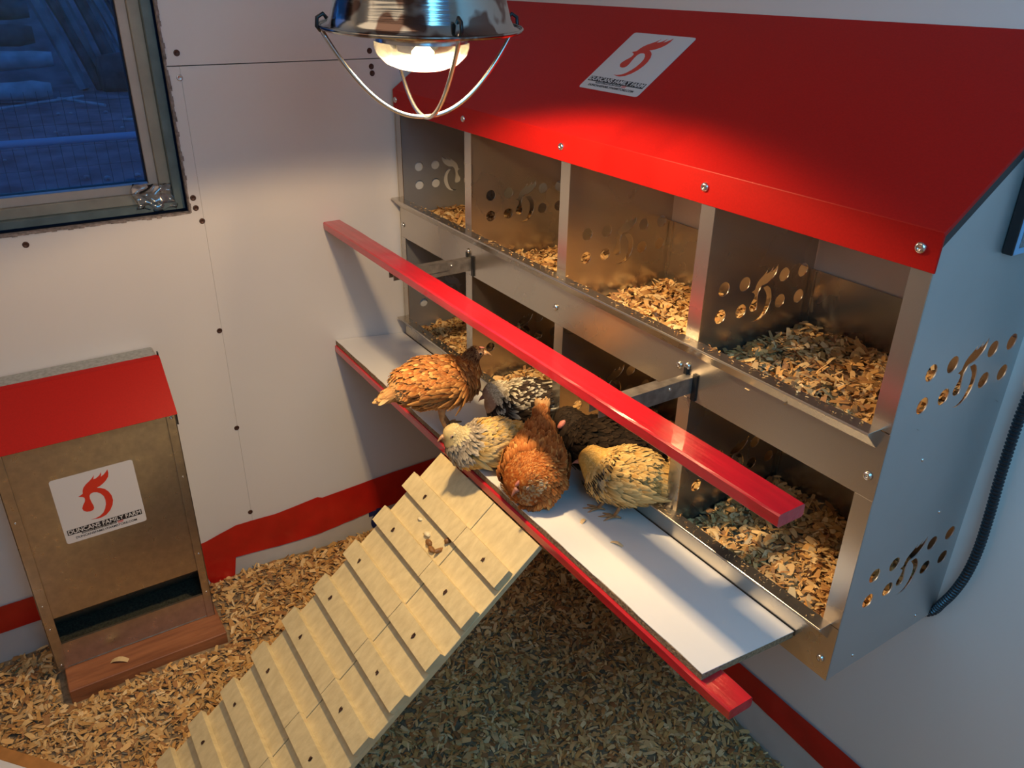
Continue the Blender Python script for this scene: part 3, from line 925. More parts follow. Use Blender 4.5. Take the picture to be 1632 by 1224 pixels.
# ------------------------------------------------------------------ wood shavings
PAL = np.array([(.70, .42, .16), (.76, .50, .21), (.62, .34, .11), (.80, .58, .30), (.50, .26, .09), (.72, .46, .20), (.40, .20, .08)])
def flakes(name, xs, ys, zs, lmin, lmax, m, parent=None, tilt=0.45, grey=0.0):
    n = len(xs)
    Lh = RNG.uniform(lmin, lmax, n) * RNG.choice([.6, 1, 1, 1.3], n)
    Wd = Lh * RNG.uniform(.14, .50, n)
    yaw = RNG.uniform(0, 2 * np.pi, n)
    pit = RNG.normal(0, tilt, n)
    rol = RNG.normal(0, tilt, n)
    curl = RNG.uniform(-.3, 1.1, n) * RNG.choice([.3, .8, 1.5], n)
    R = 4
    V = np.zeros((n, R, 2, 3))
    for r in range(R):
        t = r / (R - 1) - .5
        a = t * curl * 2.2
        rr = np.where(np.abs(curl) < .05, 1e3, 1 / np.maximum(np.abs(curl * 2.2), 1e-3))
        px = np.where(np.abs(curl) < .05, t, rr * np.sin(a) * np.sign(curl)) * Lh
        pz = np.where(np.abs(curl) < .05, 0, -rr * (1 - np.cos(a))) * Lh + .12 * Lh * np.abs(curl)
        wv = Wd * (1 - .35 * (abs(t) * 2) ** 2) * RNG.uniform(.75, 1.15, n)
        for s, q in ((0, -.5), (1, .5)):
            V[:, r, s, 0] = px + RNG.uniform(-.06, .06, n) * Lh * (q * 2)
            V[:, r, s, 1] = wv * q
            V[:, r, s, 2] = pz
    # rotations: roll about x, pitch about y, yaw about z
    c, s = np.cos(rol)[:, None, None], np.sin(rol)[:, None, None]
    y1 = V[..., 1] * c - V[..., 2] * s; z1 = V[..., 1] * s + V[..., 2] * c; x1 = V[..., 0]
    c, s = np.cos(pit)[:, None, None], np.sin(pit)[:, None, None]
    x2 = x1 * c + z1 * s; z2 = -x1 * s + z1 * c
    c, s = np.cos(yaw)[:, None, None], np.sin(yaw)[:, None, None]
    x3 = x2 * c - y1 * s; y3 = x2 * s + y1 * c
    P_ = np.stack([x3 + xs[:, None, None], y3 + ys[:, None, None], z2 + zs[:, None, None]], -1).reshape(-1, 3)
    F = []
    base = (np.arange(n) * R * 2)[:, None]
    for r in range(R - 1):
        F.append(base + np.array([r * 2, r * 2 + 1, r * 2 + 3, r * 2 + 2])[None])
    F = np.stack(F, 1).reshape(-1, 4)
    me = bpy.data.meshes.new(name)
    me.vertices.add(len(P_)); me.vertices.foreach_set('co', P_.ravel())
    me.loops.add(F.size); me.loops.foreach_set('vertex_index', F.ravel().astype(np.int32))
    me.polygons.add(len(F)); me.polygons.foreach_set('loop_start', np.arange(0, F.size, 4, dtype=np.int32))
    me.update(calc_edges=True)
    colr = PAL[RNG.integers(0, len(PAL), n)] * RNG.uniform(.8, 1.15, n)[:, None]
    if grey:
        g_ = colr.mean(1, keepdims=True)
        colr = colr * (1 - grey) + g_ * grey
    colr = np.clip(np.concatenate([colr, np.ones((n, 1))], 1), 0, 1)
    at = me.color_attributes.new('Col', 'FLOAT_COLOR', 'POINT')
    at.data.foreach_set('color', np.repeat(colr, R * 2, axis=0).astype(np.float32).ravel())
    return link(name, me, m, parent)

def hfield(x, y):
    z = -.4985 + .007 * np.sin(x * 9 + 1.3) * np.cos(y * 8) + .004 * np.sin(x * 23 + y * 17)
    z = z + .012 * np.exp(-((x - .08) ** 2 / .015 + (y + .45) ** 2 / .04)) + .006 * np.exp(-((x - .3) ** 2 / .02 + (y + .9) ** 2 / .05))
    return z
# bed surface
bm = B()
nx, ny = 130, 100
xs_ = np.linspace(XW + .002, 2.2, nx); ys_ = np.linspace(-1.9, -.002, ny)
gr = [[bm.verts.new((x, y, float(hfield(x, y)) - .002)) for y in ys_] for x in xs_]
for i in range(nx - 1):
    for j in range(ny - 1): bm.faces.new((gr[i][j], gr[i + 1][j], gr[i + 1][j + 1], gr[i][j + 1]))
bed = obj('shavings_bed', bm, M['subfloor'], None, True)
tag(bed, 'packed bed of old shavings under the loose flakes on the floor', 'shavings', kind='stuff')

def keep_floor(x, y):
    k = np.ones(len(x), bool)
    k &= ~((x < .21) & (y > FY0 - .008) & (y < -.785))
    k &= x > XW + .012
    k &= y < -.010
    e_ = (x - .300) * .655 - (y + 1.229) * .755
    k &= ~((e_ > -.030) & (x < .47) & (y < -1.0))
    return k
nF = 62000
x = RNG.uniform(0, 1.75, nF); y = RNG.uniform(-1.50, 0, nF)
k = keep_floor(x, y); x, y = x[k], y[k]
z = hfield(x, y) + RNG.uniform(-.001, .007, len(x))
o = flakes('wood_shavings', x, y, z, .010, .025, M['shaving'], tilt=.36)
tag(o, 'deep litter of curled pine shavings covering the coop floor', 'shavings', kind='stuff')

COMP = []
def nest_fill(i, tier):
    x0, x1 = W * i / 4 + .004, W * (i + 1) / 4 - .004
    zf = (M0 + .002) if tier else .003
    prm = {(0, 1): (.045, .035, .0), (1, 1): (.022, .040, .0), (2, 1): (.030, .055, .006), (3, 1): (.048, .030, .012),
           (0, 0): (.050, .025, .0), (1, 0): (.035, .02, .0), (2, 0): (.04, .02, .01), (3, 0): (.046, .028, .018)}[(i, tier)]
    def h(x, y):
        u = (x - x0) / (x1 - x0); v = (y + D) / D
        return zf + prm[0] + prm[1] * u * (1 - .3 * v) + prm[2] * v * (1.2 - u) + .004 * np.sin(x * 60 + i) * np.cos(y * 50)
    bm = B()
    xs_ = np.linspace(x0, x1, 16); ys_ = np.linspace(-D + .003, -.005, 14)
    gr = [[bm.verts.new((xx, yy, float(h(xx, yy)) - .005)) for yy in ys_] for xx in xs_]
    for a in range(15):
        for b in range(13): bm.faces.new((gr[a][b], gr[a + 1][b], gr[a + 1][b + 1], gr[a][b + 1]))
    me_base = obj('tmp_base', bm, M['subfloor'], None, True)
    n = 2300
    x = RNG.uniform(x0 + .008, x1 - .008, n); y = RNG.uniform(-D + .010, -.012, n)
    z = h(x, y) + RNG.uniform(-.004, .006, n)
    o = flakes('nest_shavings', x, y, z, .011, .024, M['shaving'], tilt=.42)
    me_base.name = 'packed_layer'
    setparent(me_base, o)
    tn = 'upper' if tier else 'lower'
    pn = ('leftmost', 'second from left', 'third from left', 'rightmost')[i]
    tag(o, 'pine shavings bedding in the %s compartment of the %s nest row' % (pn, tn), 'shavings', kind='stuff')
    return o
for tier in (1, 0):
    for i in range(4): nest_fill(i, tier)
# crumbs lying on the front lips
n = 330
x = RNG.uniform(.05, 1.19, n); y = RNG.uniform(-D - .018, -D + .002, n)
o = flakes('shaving_crumbs', x, y, np.full(n, M1 + .002), .002, .006, M['shaving'], tilt=.15)
tag(o, 'fine shaving crumbs scattered along the upper front lip', 'shavings', kind='stuff')
x = RNG.uniform(.05, 1.19, n); y = RNG.uniform(-D - .018, -D + .002, n)
o = flakes('shaving_crumbs', x, y, np.full(n, B1 + .002), .002, .006, M['shaving'], tilt=.15)
tag(o, 'fine shaving crumbs scattered along the lower front lip', 'shavings', kind='stuff')

def single_flake(name, x, y, z, L_, label, yaw=0.0, w=.4):
    bm = B()
    rows = []
    for r in range(6):
        t = r / 5 - .5
        cx = L_ * t; cz = L_ * .18 * (1 - (2 * t) ** 2)
        ww = L_ * w * (1 - .3 * abs(t) * 2)
        rows.append([bm.verts.new((cx, -ww / 2, cz)), bm.verts.new((cx + .001, ww / 2, cz))])
    for r in range(5): bm.faces.new((rows[r][0], rows[r][1], rows[r + 1][1], rows[r + 1][0]))
    Tm = Matrix.Translation((x, y, z)) @ Matrix.Rotation(yaw, 4, 'Z')
    for v in bm.verts: v.co = Tm @ v.co
    o = obj(name, bm, mat('pale_flake', (.70, .50, .26), .7))
    md = o.modifiers.new('thick', 'SOLIDIFY'); md.thickness = .0006
    return tag(o, label, 'wood shaving')
single_flake('wood_shaving', .165, -1.005, BT + .0006, .034, 'pale curled wood shaving lying on the red brown plank', 1.1)
single_flake('wood_shaving', .905, -.335, board_z(-.335) + .0006, .020, 'small shaving lying on the white board right of the resting buff chick', .4, .3)
single_flake('wood_shaving', .835, -.345, board_z(-.345) + .0006, .014, 'tiny shaving on the white board in front of the buff chick', 2.0, .5)
single_flake('wood_shaving', .560, -.352, board_z(-.352) + .0006, .016, 'small shaving on the white board below the speckled chick', .9, .5)

# ------------------------------------------------------------------ the yard outside the window
GZ = -0.90
bm = B()
nx, ny = 70, 70
gr = []
for i in range(nx):
    row = []
    for j in range(ny):
        X = -1.0 - 40 * (i / (nx - 1)) ** 1.6; Y = -14 + 34 * j / (ny - 1)
        row.append(bm.verts.new((X, Y, GZ + max(0, -14.6 - X) * .42 + .05 * noise.noise(Vector((X * .8, Y * .8, 0))) + .02 * noise.noise(Vector((X * 3, Y * 3, 0))))))
    gr.append(row)
for i in range(nx - 1):
    for j in range(ny - 1): bm.faces.new((gr[i][j], gr[i + 1][j], gr[i + 1][j + 1], gr[i][j + 1]))
structure(obj('yard_ground', bm, M['soil'], None, True))

def rough_log(name, a, b, r, m, label, cat, seed, group=None, flat=1.0):
    bm = B()
    a, b = Vector(a), Vector(b)
    pth, rr = [], []
    for i in range(13):
        t = i / 12
        pth.append(a.lerp(b, t) + Vector((0, 0, .05 * r * noise.noise(Vector((t * 4, seed, 0))))))
        rr.append(r * (1 + .18 * noise.noise(Vector((t * 6, seed, 5)))) * (.8 if i in (0, 12) else 1))
    tube(bm, pth, rr, 10)
    for v in bm.verts:
        v.co += v.co.normalized() * .0 + Vector((0, 0, 1)) * .05 * r * noise.noise(v.co * 5)
    o = obj(name, bm, m, None, True)
    return tag(o, label, cat, group)
rough_log('log', (-12.6, -2.6, GZ + .14), (-12.3, .10, GZ + .16), .13, M['log'], 'pale straight log lying lowest in the stack outside the window', 'log', 1)
rough_log('log', (-13.2, -2.6, GZ + .47), (-13.0, .26, GZ + .52), .13, M['log'], 'pale log second from the ground in the stack outside the window', 'log', 2)
rough_log('log', (-13.4, -2.6, GZ + .80), (-13.3, .10, GZ + .84), .15, M['bark'], 'dark bark covered log on top of the two pale logs outside', 'log', 3)
for k, lb in enumerate(('dark log resting right above the bark covered log in the yard woodpile', 'dark log at middle height of the yard woodpile',
                       'dark log second from the top of the yard woodpile', 'topmost dark log of the yard woodpile')):
    rough_log('log', (-13.6 - .1 * k, -3.0, GZ + 1.18 + .36 * k), (-13.5, .12 - .1 * (k % 2), GZ + 1.18 + .36 * k), .155, M['bark'], lb, 'log', 10 + k)
# bundle of slabs leaning at the back
sl = thing('slab_pile', 'tall bundle of split wood slabs leaning together outside the window', 'woodpile', (-14, 1.0, GZ))
for k in range(11):
    bm = B()
    yb = .45 + .17 * k + random.uniform(-.05, .05)
    ba = Vector((-13.6 + random.uniform(-.2, .2), yb + .25, GZ)); tpv = Vector((-14.4, yb - .75 + random.uniform(-.1, .1), GZ + 3.2))
    tube(bm, [ba, ba.lerp(tpv, .3) + Vector((0, .02, 0)), ba.lerp(tpv, .7), tpv], [random.uniform(.06, .11) for _ in range(4)], 6)
    obj('slab', bm, M['slab'] if k in (0, 2, 4, 5) else M['bark'], sl)
rough_log('brush_heap', (-13.2, .9, GZ + .25), (-13.4, 3.2, GZ + .2), .34, M['bark'], 'dark brush heap at the foot of the leaning slabs outside', 'brush heap', 21)
for (a, b, lab) in (((-11.3, -.75, GZ + .06), (-11.9, .45, GZ + .10), 'thin pale stick lying in front of the logs outside'),
                    ((-11.9, .12, GZ + .09), (-11.2, .62, GZ + .05), 'short pale stick crossing the thin stick outside'),
                    ((-11.6, 1.05, GZ + .05), (-11.5, 1.75, GZ + .06), 'pale lath on the ground at the right edge of the window view'),
                    ((-9.9, .62, GZ + .03), (-9.7, 1.45, GZ + .03), 'long thin strip on the bare soil outside the window')):
    bm = B(); tube(bm, [a, b], .022, 6); tag(obj('stick', bm, M['log']), lab, 'stick')
# stones
for k in range(26):
    bm = B(); bmesh.ops.create_icosphere(bm, subdivisions=1, radius=random.uniform(.012, .035))
    X = random.uniform(-11, -5.2); Y = random.uniform(-1.2, 1.1)
    for v in bm.verts: v.co = Vector((v.co.x * 1.2, v.co.y, v.co.z * .6)) + Vector((X, Y, GZ + .03))
    tag(obj('stone', bm, M['slab']), 'small pale stone on the dark yard soil outside the window', 'stone', 'pale stones on the yard soil')
# wire fence panel
fx = -2.9
fe = thing('wire_fence', 'wire mesh fence with blue top pipe just outside the window', 'fence', (fx, -.7, GZ))
bm = B(); tube(bm, [(fx, -3.0, .070), (fx, -1.0, .0755), (fx, 1.0, .0725)], .0175, 12); obj('top_pipe', bm, M['pipe'], fe, True)
bm = B()
for i in range(70):
    yy = -3.0 + i * .0508
    tube(bm, [(fx - .02, yy, GZ), (fx - .02, yy, .30)], .0009, 4)
for i in range(12):
    zz = GZ + .03 + i * .1016
    tube(bm, [(fx - .02, -3.0, zz), (fx - .02, .55, zz)], .0006, 4)
tag(obj('mesh_wires', bm, M['wire'], fe), kind='stuff')
for yy in (-3.0, 1.0):
    bm = B(); tube(bm, [(fx, yy, GZ), (fx, yy, .085)], .02, 10); obj('post', bm, M['pipe'], fe, True)

# ------------------------------------------------------------------ chickens
def catmull(P, t):
    n = len(P) - 1
    f = min(max(t, 0), 1) * n
    i = min(int(f), n - 1); u = f - i
    a = [P[max(0, min(n, i + k))] for k in (-1, 0, 1, 2)]
    return 0.5 * ((2 * a[1]) + (-a[0] + a[2]) * u + (2 * a[0] - 5 * a[1] + 4 * a[2] - a[3]) * u * u + (-a[0] + 3 * a[1] - 3 * a[2] + a[3]) * u ** 3)

def mixc(a, b, t): return tuple(a[i] * (1 - t) + b[i] * t for i in range(3))

def feather_mesh(F):
    """F: list of (root, dir, normal, length, width, base colour, tip colour, droop)"""
    V, Fc, C = [], [], []
    rows = ((0, .40), (.38, .95), (.75, .85), (1.0, .18))
    for (p, d, nn_, L_, w, cb, ct, dr_) in F:
        s = d.cross(nn_).normalized()
        b0 = len(V)
        for (t, ww) in rows:
            c = p + d * (L_ * t) + nn_ * (-dr_ * L_ * t * t)
            rib = nn_ * (w * .14)
            V += [c - s * (w * ww * .5), c + rib, c + s * (w * ww * .5)]
            cc = mixc(cb, ct, max(0, (t - .35) / .65) ** 1.3)
            ce = mixc(cc, ct, .35 if t > .3 else 0.1)
            kk = (.35 + .65 * min(1, t / .5)) if L_ > .0105 else (.75 + .25 * min(1, t / .5))  # roots darkened: shade in the gaps between feathers put into the colour
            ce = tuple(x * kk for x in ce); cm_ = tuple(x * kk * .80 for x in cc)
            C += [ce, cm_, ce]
        for r in range(3):
            a = b0 + r * 3
            Fc += [(a, a + 1, a + 4, a + 3), (a + 1, a + 2, a + 5, a + 4)]
    me = bpy.data.meshes.new('plumage')
    me.from_pydata([tuple(v) for v in V], [], Fc)
    at = me.color_attributes.new('Col', 'FLOAT_COLOR', 'POINT')
    at.data.foreach_set('color', np.array([(*c, 1) for c in C], np.float32).ravel())
    return me

def chicken(label, spine, colf, wing=True, nfeath=1500, tail=None, beak=None, eye='open', legs=None, comb=None, fl=(.012, .020), head_u=.86,
            wing_u=(.42, .74), seed=0, ruff=False, beak_m='beak', wingcol=None, fluff=.0, head_feath=.35, wing_z=.1):
    """spine: (pos, lateral radius, vertical radius) from tail to head"""
    rs = random.Random(seed)
    pos = [Vector(s[0]) for s in spine]; rl = [s[1] for s in spine]; rv = [s[2] for s in spine]
    base = Vector((pos[len(pos) // 2].x, pos[len(pos) // 2].y, board_z(max(BOARD_YA, pos[len(pos) // 2].y))))
    t_ = thing('chicken', label, 'chicken', base)
    def fr(t):
        p = catmull(pos, t)
        q = catmull(pos, min(1, t + .02)) - catmull(pos, max(0, t - .02))
        q.normalize()
        lat = q.cross(Vector((0, 0, 1)))
        if lat.length < .05: lat = Vector((1, 0, 0))
        lat.normalize()
        return p, q, lat, lat.cross(q).normalized()
    def rad(t):
        n = len(rl) - 1; f = t * n; i = min(int(f), n - 1); u = f - i; u = u * u * (3 - 2 * u)
        return rl[i] * (1 - u) + rl[i + 1] * u, rv[i] * (1 - u) + rv[i + 1] * u
    bm = B()
    K = 46
    for i in range(K + 1):
        t = i / K
        p, q, lat, up = fr(t); a, b = rad(t)
        sm = bmesh.ops.create_icosphere(bm, subdivisions=2, radius=1)
        th_ = min(a, b) * .8
        for v in sm['verts']:
            c = v.co.copy()
            v.co = p + lat * (c.x * a) + q * (c.y * th_) + up * (c.z * b)
    me = bpy.data.meshes.new('tmp'); bm.to_mesh(me); bm.free()
    tmp = bpy.data.objects.new('tmp', me); COL.objects.link(tmp)
    r = tmp.modifiers.new('r', 'REMESH'); r.mode = 'VOXEL'; r.voxel_size = .0030
    s = tmp.modifiers.new('s', 'SMOOTH'); s.factor = .6; s.iterations = 10
    dg = bpy.context.evaluated_depsgraph_get(); dg.update()
    ev = tmp.evaluated_get(dg)
    bme = bpy.data.meshes.new_from_object(ev)
    bpy.data.objects.remove(tmp)
    bme.name = 'body'
    S = [fr(i / 60) for i in range(61)]
    def near(p):
        best = min(range(61), key=lambda i: (S[i][0] - p).length_squared)
        return best / 60, S[best]
    cols = []
    for v in bme.vertices:
        u, f_ = near(v.co)
        cb, ct = colf(u, v.co, f_, rs)
        cols.append((*mixc(cb, (0, 0, 0), .70 if u < head_u - .12 else .25), 1))  # skin colour darkened to paint the shade seen between feathers
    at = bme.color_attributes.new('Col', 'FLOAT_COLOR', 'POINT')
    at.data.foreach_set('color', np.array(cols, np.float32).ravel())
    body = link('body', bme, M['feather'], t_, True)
    # plumage
    bm2 = B(); bm2.from_mesh(bme); bmesh.ops.triangulate(bm2, faces=bm2.faces)
    bm2.faces.ensure_lookup_table()
    areas = np.array([f.calc_area() for f in bm2.faces]); cum = np.cumsum(areas) / areas.sum()
    bvh = BVHTree.FromBMesh(bm2)
    F = []
    head_idx = [i for i, f in enumerate(bm2.faces) if near(f.calc_center_median())[0] > head_u - .06]
    for k in range(int(nfeath * 1.35) + 420):
        f = bm2.faces[int(np.searchsorted(cum, rs.random()))] if k < nfeath * 1.35 else bm2.faces[rs.choice(head_idx)]
        a, b = rs.random(), rs.random()
        if a + b > 1: a, b = 1 - a, 1 - b
        vs = [v.co for v in f.verts]
        p = vs[0] + (vs[1] - vs[0]) * a + (vs[2] - vs[0]) * b
        nn_ = f.normal.copy()
        u, fr_ = near(p)
        flow = -fr_[1]
        if u < .5: flow = flow + Vector((0, 0, -.10))
        if u > .72: flow = flow + Vector((0, 0, -.35)) * (1 - (u - .72))
        flow = flow + Vector((rs.gauss(0, .16), rs.gauss(0, .16), rs.gauss(0, .13)))
        flow -= nn_ * flow.dot(nn_)
        if flow.length < .15: continue
        flow.normalize()
        hd = min(1, max(0, (u - head_u + .16) / .16))
        Lf = rs.uniform(*fl) * (1 - (1 - head_feath) * hd)
        if u > .97: continue
        wf = Lf * rs.uniform(.32, .48)
        lift = .20 + fluff + rs.uniform(0, .14)
        d = (flow + nn_ * lift).normalized()
        n2 = (nn_ - d * nn_.dot(d)).normalized()
        cb, ct = colf(u, p, fr_, rs)
        F.append((p - nn_ * .0006, d, n2, Lf, wf, cb, ct, .10))
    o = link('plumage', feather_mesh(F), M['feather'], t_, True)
    o['kind'] = 'stuff'
    # wings
    if wing:
        for side in (-1, 1):
            F = []
            for row, (cnt, L0, w0, zo) in enumerate(((9, .052, .0105, -.32), (9, .040, .0100, -.12), (10, .027, .0100, .12), (10, .020, .009, .34))):
                for q in range(cnt):
                    uu = wing_u[0] + (wing_u[1] - wing_u[0]) * (q + .5) / cnt - .03 * row * 0
                    p, tq, lat, up = fr(uu)
                    a, b = rad(uu)
                    tgt = p + lat * (side * a * 1.6) + up * (b * (zo + wing_z))
                    hit = bvh.find_nearest(tgt)
                    if hit[0] is None: continue
                    c, nn_ = hit[0], hit[1]
                    flow = -tq + Vector((0, 0, -.18 + .05 * row)) + Vector((rs.gauss(0, .04), rs.gauss(0, .04), rs.gauss(0, .04)))
                    flow -= nn_ * flow.dot(nn_); flow.normalize()
                    d = (flow + nn_ * (.10 + .03 * row)).normalized()
                    n2 = (nn_ - d * nn_.dot(d)).normalized()
                    cb, ct = (wingcol or colf)(uu, c, (p, tq, lat, up), rs)
                    F.append((c + nn_ * (.0018 + .0012 * row), d, n2, L0 * rs.uniform(.85, 1.1), w0, cb, ct, .16))
            w_ = link('wing', feather_mesh(F), M['feather'], t_, True)
    # tail feathers
    if tail:
        (tp_, td, tl, tw, cb, ct, cnt, spread) = tail
        td = Vector(td).normalized(); F = []
        lat = td.cross(Vector((0, 0, 1))).normalized(); up = lat.cross(td)
        for q in range(cnt):
            a = (q / (cnt - 1) - .5) * 2
            d = (td + lat * a * spread + up * rs.uniform(-.06, .10)).normalized()
            n2 = (up + lat * a * .5); n2 = (n2 - d * n2.dot(d)).normalized()
            F.append((Vector(tp_) + lat * a * .006, d, n2, tl * rs.uniform(.8, 1.1), tw, mixc(cb, ct, rs.random() * .4), ct, .12))
        link('tail', feather_mesh(F), M['feather'], t_, True)
    if ruff:
        F = []
        for q in range(46):
            a = math.radians(-60 + 7 * q) ; uu = ruff[0] + rs.uniform(-.03, .03)
            p, tq, lat, up = fr(uu); A_, B_ = rad(uu)
            nn_ = (lat * math.cos(a) + up * math.sin(a)).normalized()
            hit = bvh.find_nearest(p + nn_ * .05)
            c = hit[0]
            d = (-tq * 1.0 + nn_ * .35).normalized(); n2 = (nn_ - d * nn_.dot(d)).normalized()
            F.append((c + nn_ * .0055, d, n2, rs.uniform(.018, .030), .0032, ruff[1], ruff[2], .1))
        rf = link('neck_ruff', feather_mesh(F), M['feather'], t_, True)
        rf['label'] = 'dark streaked neck feathers'
    bm2.free()
    # beak
    bp_, bd, bl = Vector(beak[0]), Vector(beak[1]).normalized(), beak[2]
    sd = bd.cross(Vector((0, 0, 1))).normalized(); bu = sd.cross(bd)
    bm = B()
    def halfbeak(bm, sgn, k, drop):
        rings = []
        for t in (0, .3, .6, .85, 1.0):
            c = bp_ + bd * (bl * t * k) + bu * (-drop * bl * t * t + sgn * .0002)
            w = bl * .34 * (1 - t) ** .8 + .0004; h = bl * .33 * (1 - t) ** .7 * (1 if sgn > 0 else .6) + .0003
            rings.append([bm.verts.new(c + sd * w * math.cos(g) + bu * sgn * h * math.sin(g)) for g in [math.pi * j / 6 for j in range(7)]])
        for i in range(4):
            for j in range(6): bm.faces.new((rings[i][j], rings[i][j + 1], rings[i + 1][j + 1], rings[i + 1][j]))
            bm.faces.new((rings[i][0], rings[i][6], rings[i + 1][6], rings[i + 1][0]))
        bm.faces.new(rings[0])
    halfbeak(bm, 1, 1.0, .28); halfbeak(bm, -1, .86, .10)
    obj('beak', bm, M[beak_m], t_, True)
    # eyes
    hp = Vector(eye[1]) if isinstance(eye, tuple) else None
    if hp is not None:
        kind, _, er, sep = eye
        for side in (-1, 1):
            c = hp + sd * side * sep
            bm = B(); bmesh.ops.create_uvsphere(bm, u_segments=14, v_segments=10, radius=1)
            k = (1, 1, 1) if kind == 'open' else (1.5, 1, .30)
            for v in bm.verts:
                q = v.co; v.co = c + bd * (q.x * er * k[0]) + sd * (q.y * er * .7) + bu * (q.z * er * k[2])
            e_ = obj('eye', bm, M['eye'], t_, True)
            bm = B(); bmesh.ops.create_uvsphere(bm, u_segments=14, v_segments=10, radius=1)
            for v in bm.verts:
                q = v.co; v.co = c - sd * side * er * .35 + bd * (q.x * er * 1.9) + sd * (q.y * er * .7) + bu * (q.z * er * 1.6)
            obj('eye_rim', bm, M['eye_rim'], t_, True)
    if comb:
        cp, cr_, cm_ = comb
        bm = B(); bmesh.ops.create_icosphere(bm, subdivisions=2, radius=1)
        for v in bm.verts:
            q = v.co; v.co = Vector(cp) + bd * (q.x * cr_[0]) + sd * (q.y * cr_[1]) + bu * (q.z * cr_[2]) * (1 + .3 * noise.noise(q * 4))
        obj('comb', bm, M[cm_], t_, True)
    # legs
    if legs:
        for (hip, foot, fd_, rr) in legs:
            hip, foot, fd_ = Vector(hip), Vector(foot), Vector(fd_).normalized()
            kn = hip.lerp(foot, .35) - fd_ * .004
            bm = B()
            tube(bm, [hip + Vector((0, 0, .012)), hip, kn, foot + Vector((0, 0, .005))], [rr * 3.0, rr * 2.1, rr * 1.15, rr * 1.0], 10)
            ld_ = Vector((0, 0, 1)).cross(fd_)
            for ang_, tl_ in ((-.55, .021), (0, .026), (.55, .021), (math.pi, .011)):
                d = fd_ * math.cos(ang_) + ld_ * math.sin(ang_)
                tube(bm, [foot + Vector((0, 0, .004)), foot + d * tl_ * .5 + Vector((0, 0, .0042)), foot + d * tl_ + Vector((0, 0, .0018))], [rr * .9, rr * .75, rr * .35], 7)
            obj('leg', bm, M['skin'], t_, True)
    return t_

def vary(rs, c, a=.25):
    k = 1 + rs.uniform(-a, a)
    return tuple(max(0, x * k) for x in c)

# 1. standing rust pullet
def c1(u, p, f, rs):
    rust = mixc((.38, .095, .018), (.57, .21, .045), rs.random() ** 1.8)
    if rs.random() < .22: rust = mixc(rust, (.16, .035, .012), .8)
    if rs.random() < .10: rust = (.72, .40, .13)
    low = max(0, min(1, (.150 - p.z) / .035)) if u < .6 else 0
    rust = mixc(rust, (.60, .33, .13), low * .6)
    if u > .78:
        t = min(1, (u - .78) / .06)
        rust = mixc(rust, vary(rs, (.085, .028, .016)), t)
        if u > .93 and p.z < .212: rust = mixc(rust, (.42, .24, .14), .75)
    if u < .16: rust = mixc(rust, (.62, .36, .15), .6)
    return vary(rs, rust, .15), vary(rs, mixc(rust, (.78, .46, .18), .35), .2)
ZB = board_z
chicken('rust red pullet standing at left of the white board, with a dark brown head',
    [((.487, -.520, .160), .007, .006), ((.486, -.494, .165), .016, .015), ((.485, -.462, .169), .040, .037), ((.485, -.430, .166), .050, .048),
     ((.485, -.395, .160), .047, .049), ((.486, -.368, .158), .036, .043), ((.486, -.353, .173), .022, .030), ((.487, -.345, .190), .0145, .019), ((.489, -.337, .203), .0135, .0145), ((.491, -.327, .2035), .0105, .0115)],
    c1, nfeath=2100, seed=1, fl=(.013, .021),
    tail=((.487, -.503, .166), (.02, -1, -.30), .034, .0085, (.50, .26, .11), (.70, .48, .24), 9, .28),
    beak=((.493, -.3195, .2015), (.25, 1, -.22), .017), eye=('open', (.4905, -.3285, .2055), .0026, .0118), beak_m='beak',
    legs=[((.500, -.412, .112), (.503, -.4015, ZB(-.4015)), (.3, .9, 0), .0036), ((.468, -.402, .112), (.466, -.380, ZB(-.380)), (.1, 1, 0), .0036)],
    comb=((.4925, -.3235, .2125), (.006, .0016, .0022), 'pink'), head_u=.84, wing_u=(.30, .60), head_feath=.38,
    wingcol=lambda u, p, f, rs: (vary(rs, (.46, .14, .035), .3), vary(rs, (.66, .33, .10), .3)))

# 2. speckled chick near the lip
def c2(u, p, f, rs):
    if u > .70:
        t = min(1, (u - .70) / .10)
        b = mixc(vary(rs, (.10, .07, .045)), vary(rs, (.52, .42, .27), .25), t)
        if u > .93: b = mixc(b, (.46, .22, .15), .6)
        return b, vary(rs, (.78, .68, .48), .2)
    b = vary(rs, (.032, .021, .015), .4)
    tipc = vary(rs, (.74, .66, .50), .2) if rs.random() < .26 else vary(rs, (.06, .04, .028), .3)
    return b, tipc
chicken('dark chick with white tipped feathers and a pale head, crouched by the nest lip',
    [((.585, -.225, .128), .012, .012), ((.572, -.240, .122), .032, .034), ((.556, -.258, .112), .042, .046), ((.540, -.278, .106), .044, .046), ((.527, -.296, .108), .036, .040),
     ((.520, -.305, .124), .026, .028), ((.517, -.315, .131), .0185, .019), ((.514, -.324, .127), .013, .0135)],
    c2, nfeath=1700, seed=2, fl=(.012, .019), beak=((.5115, -.331, .1225), (-.42, -1, -.62), .013), beak_m='beak_pink',
    eye=('shut', (.5145, -.320, .130), .0018, .0155), comb=((.5125, -.327, .134), (.007, .005, .004), 'beak_pink'), wing_u=(.22, .56), fluff=.05)

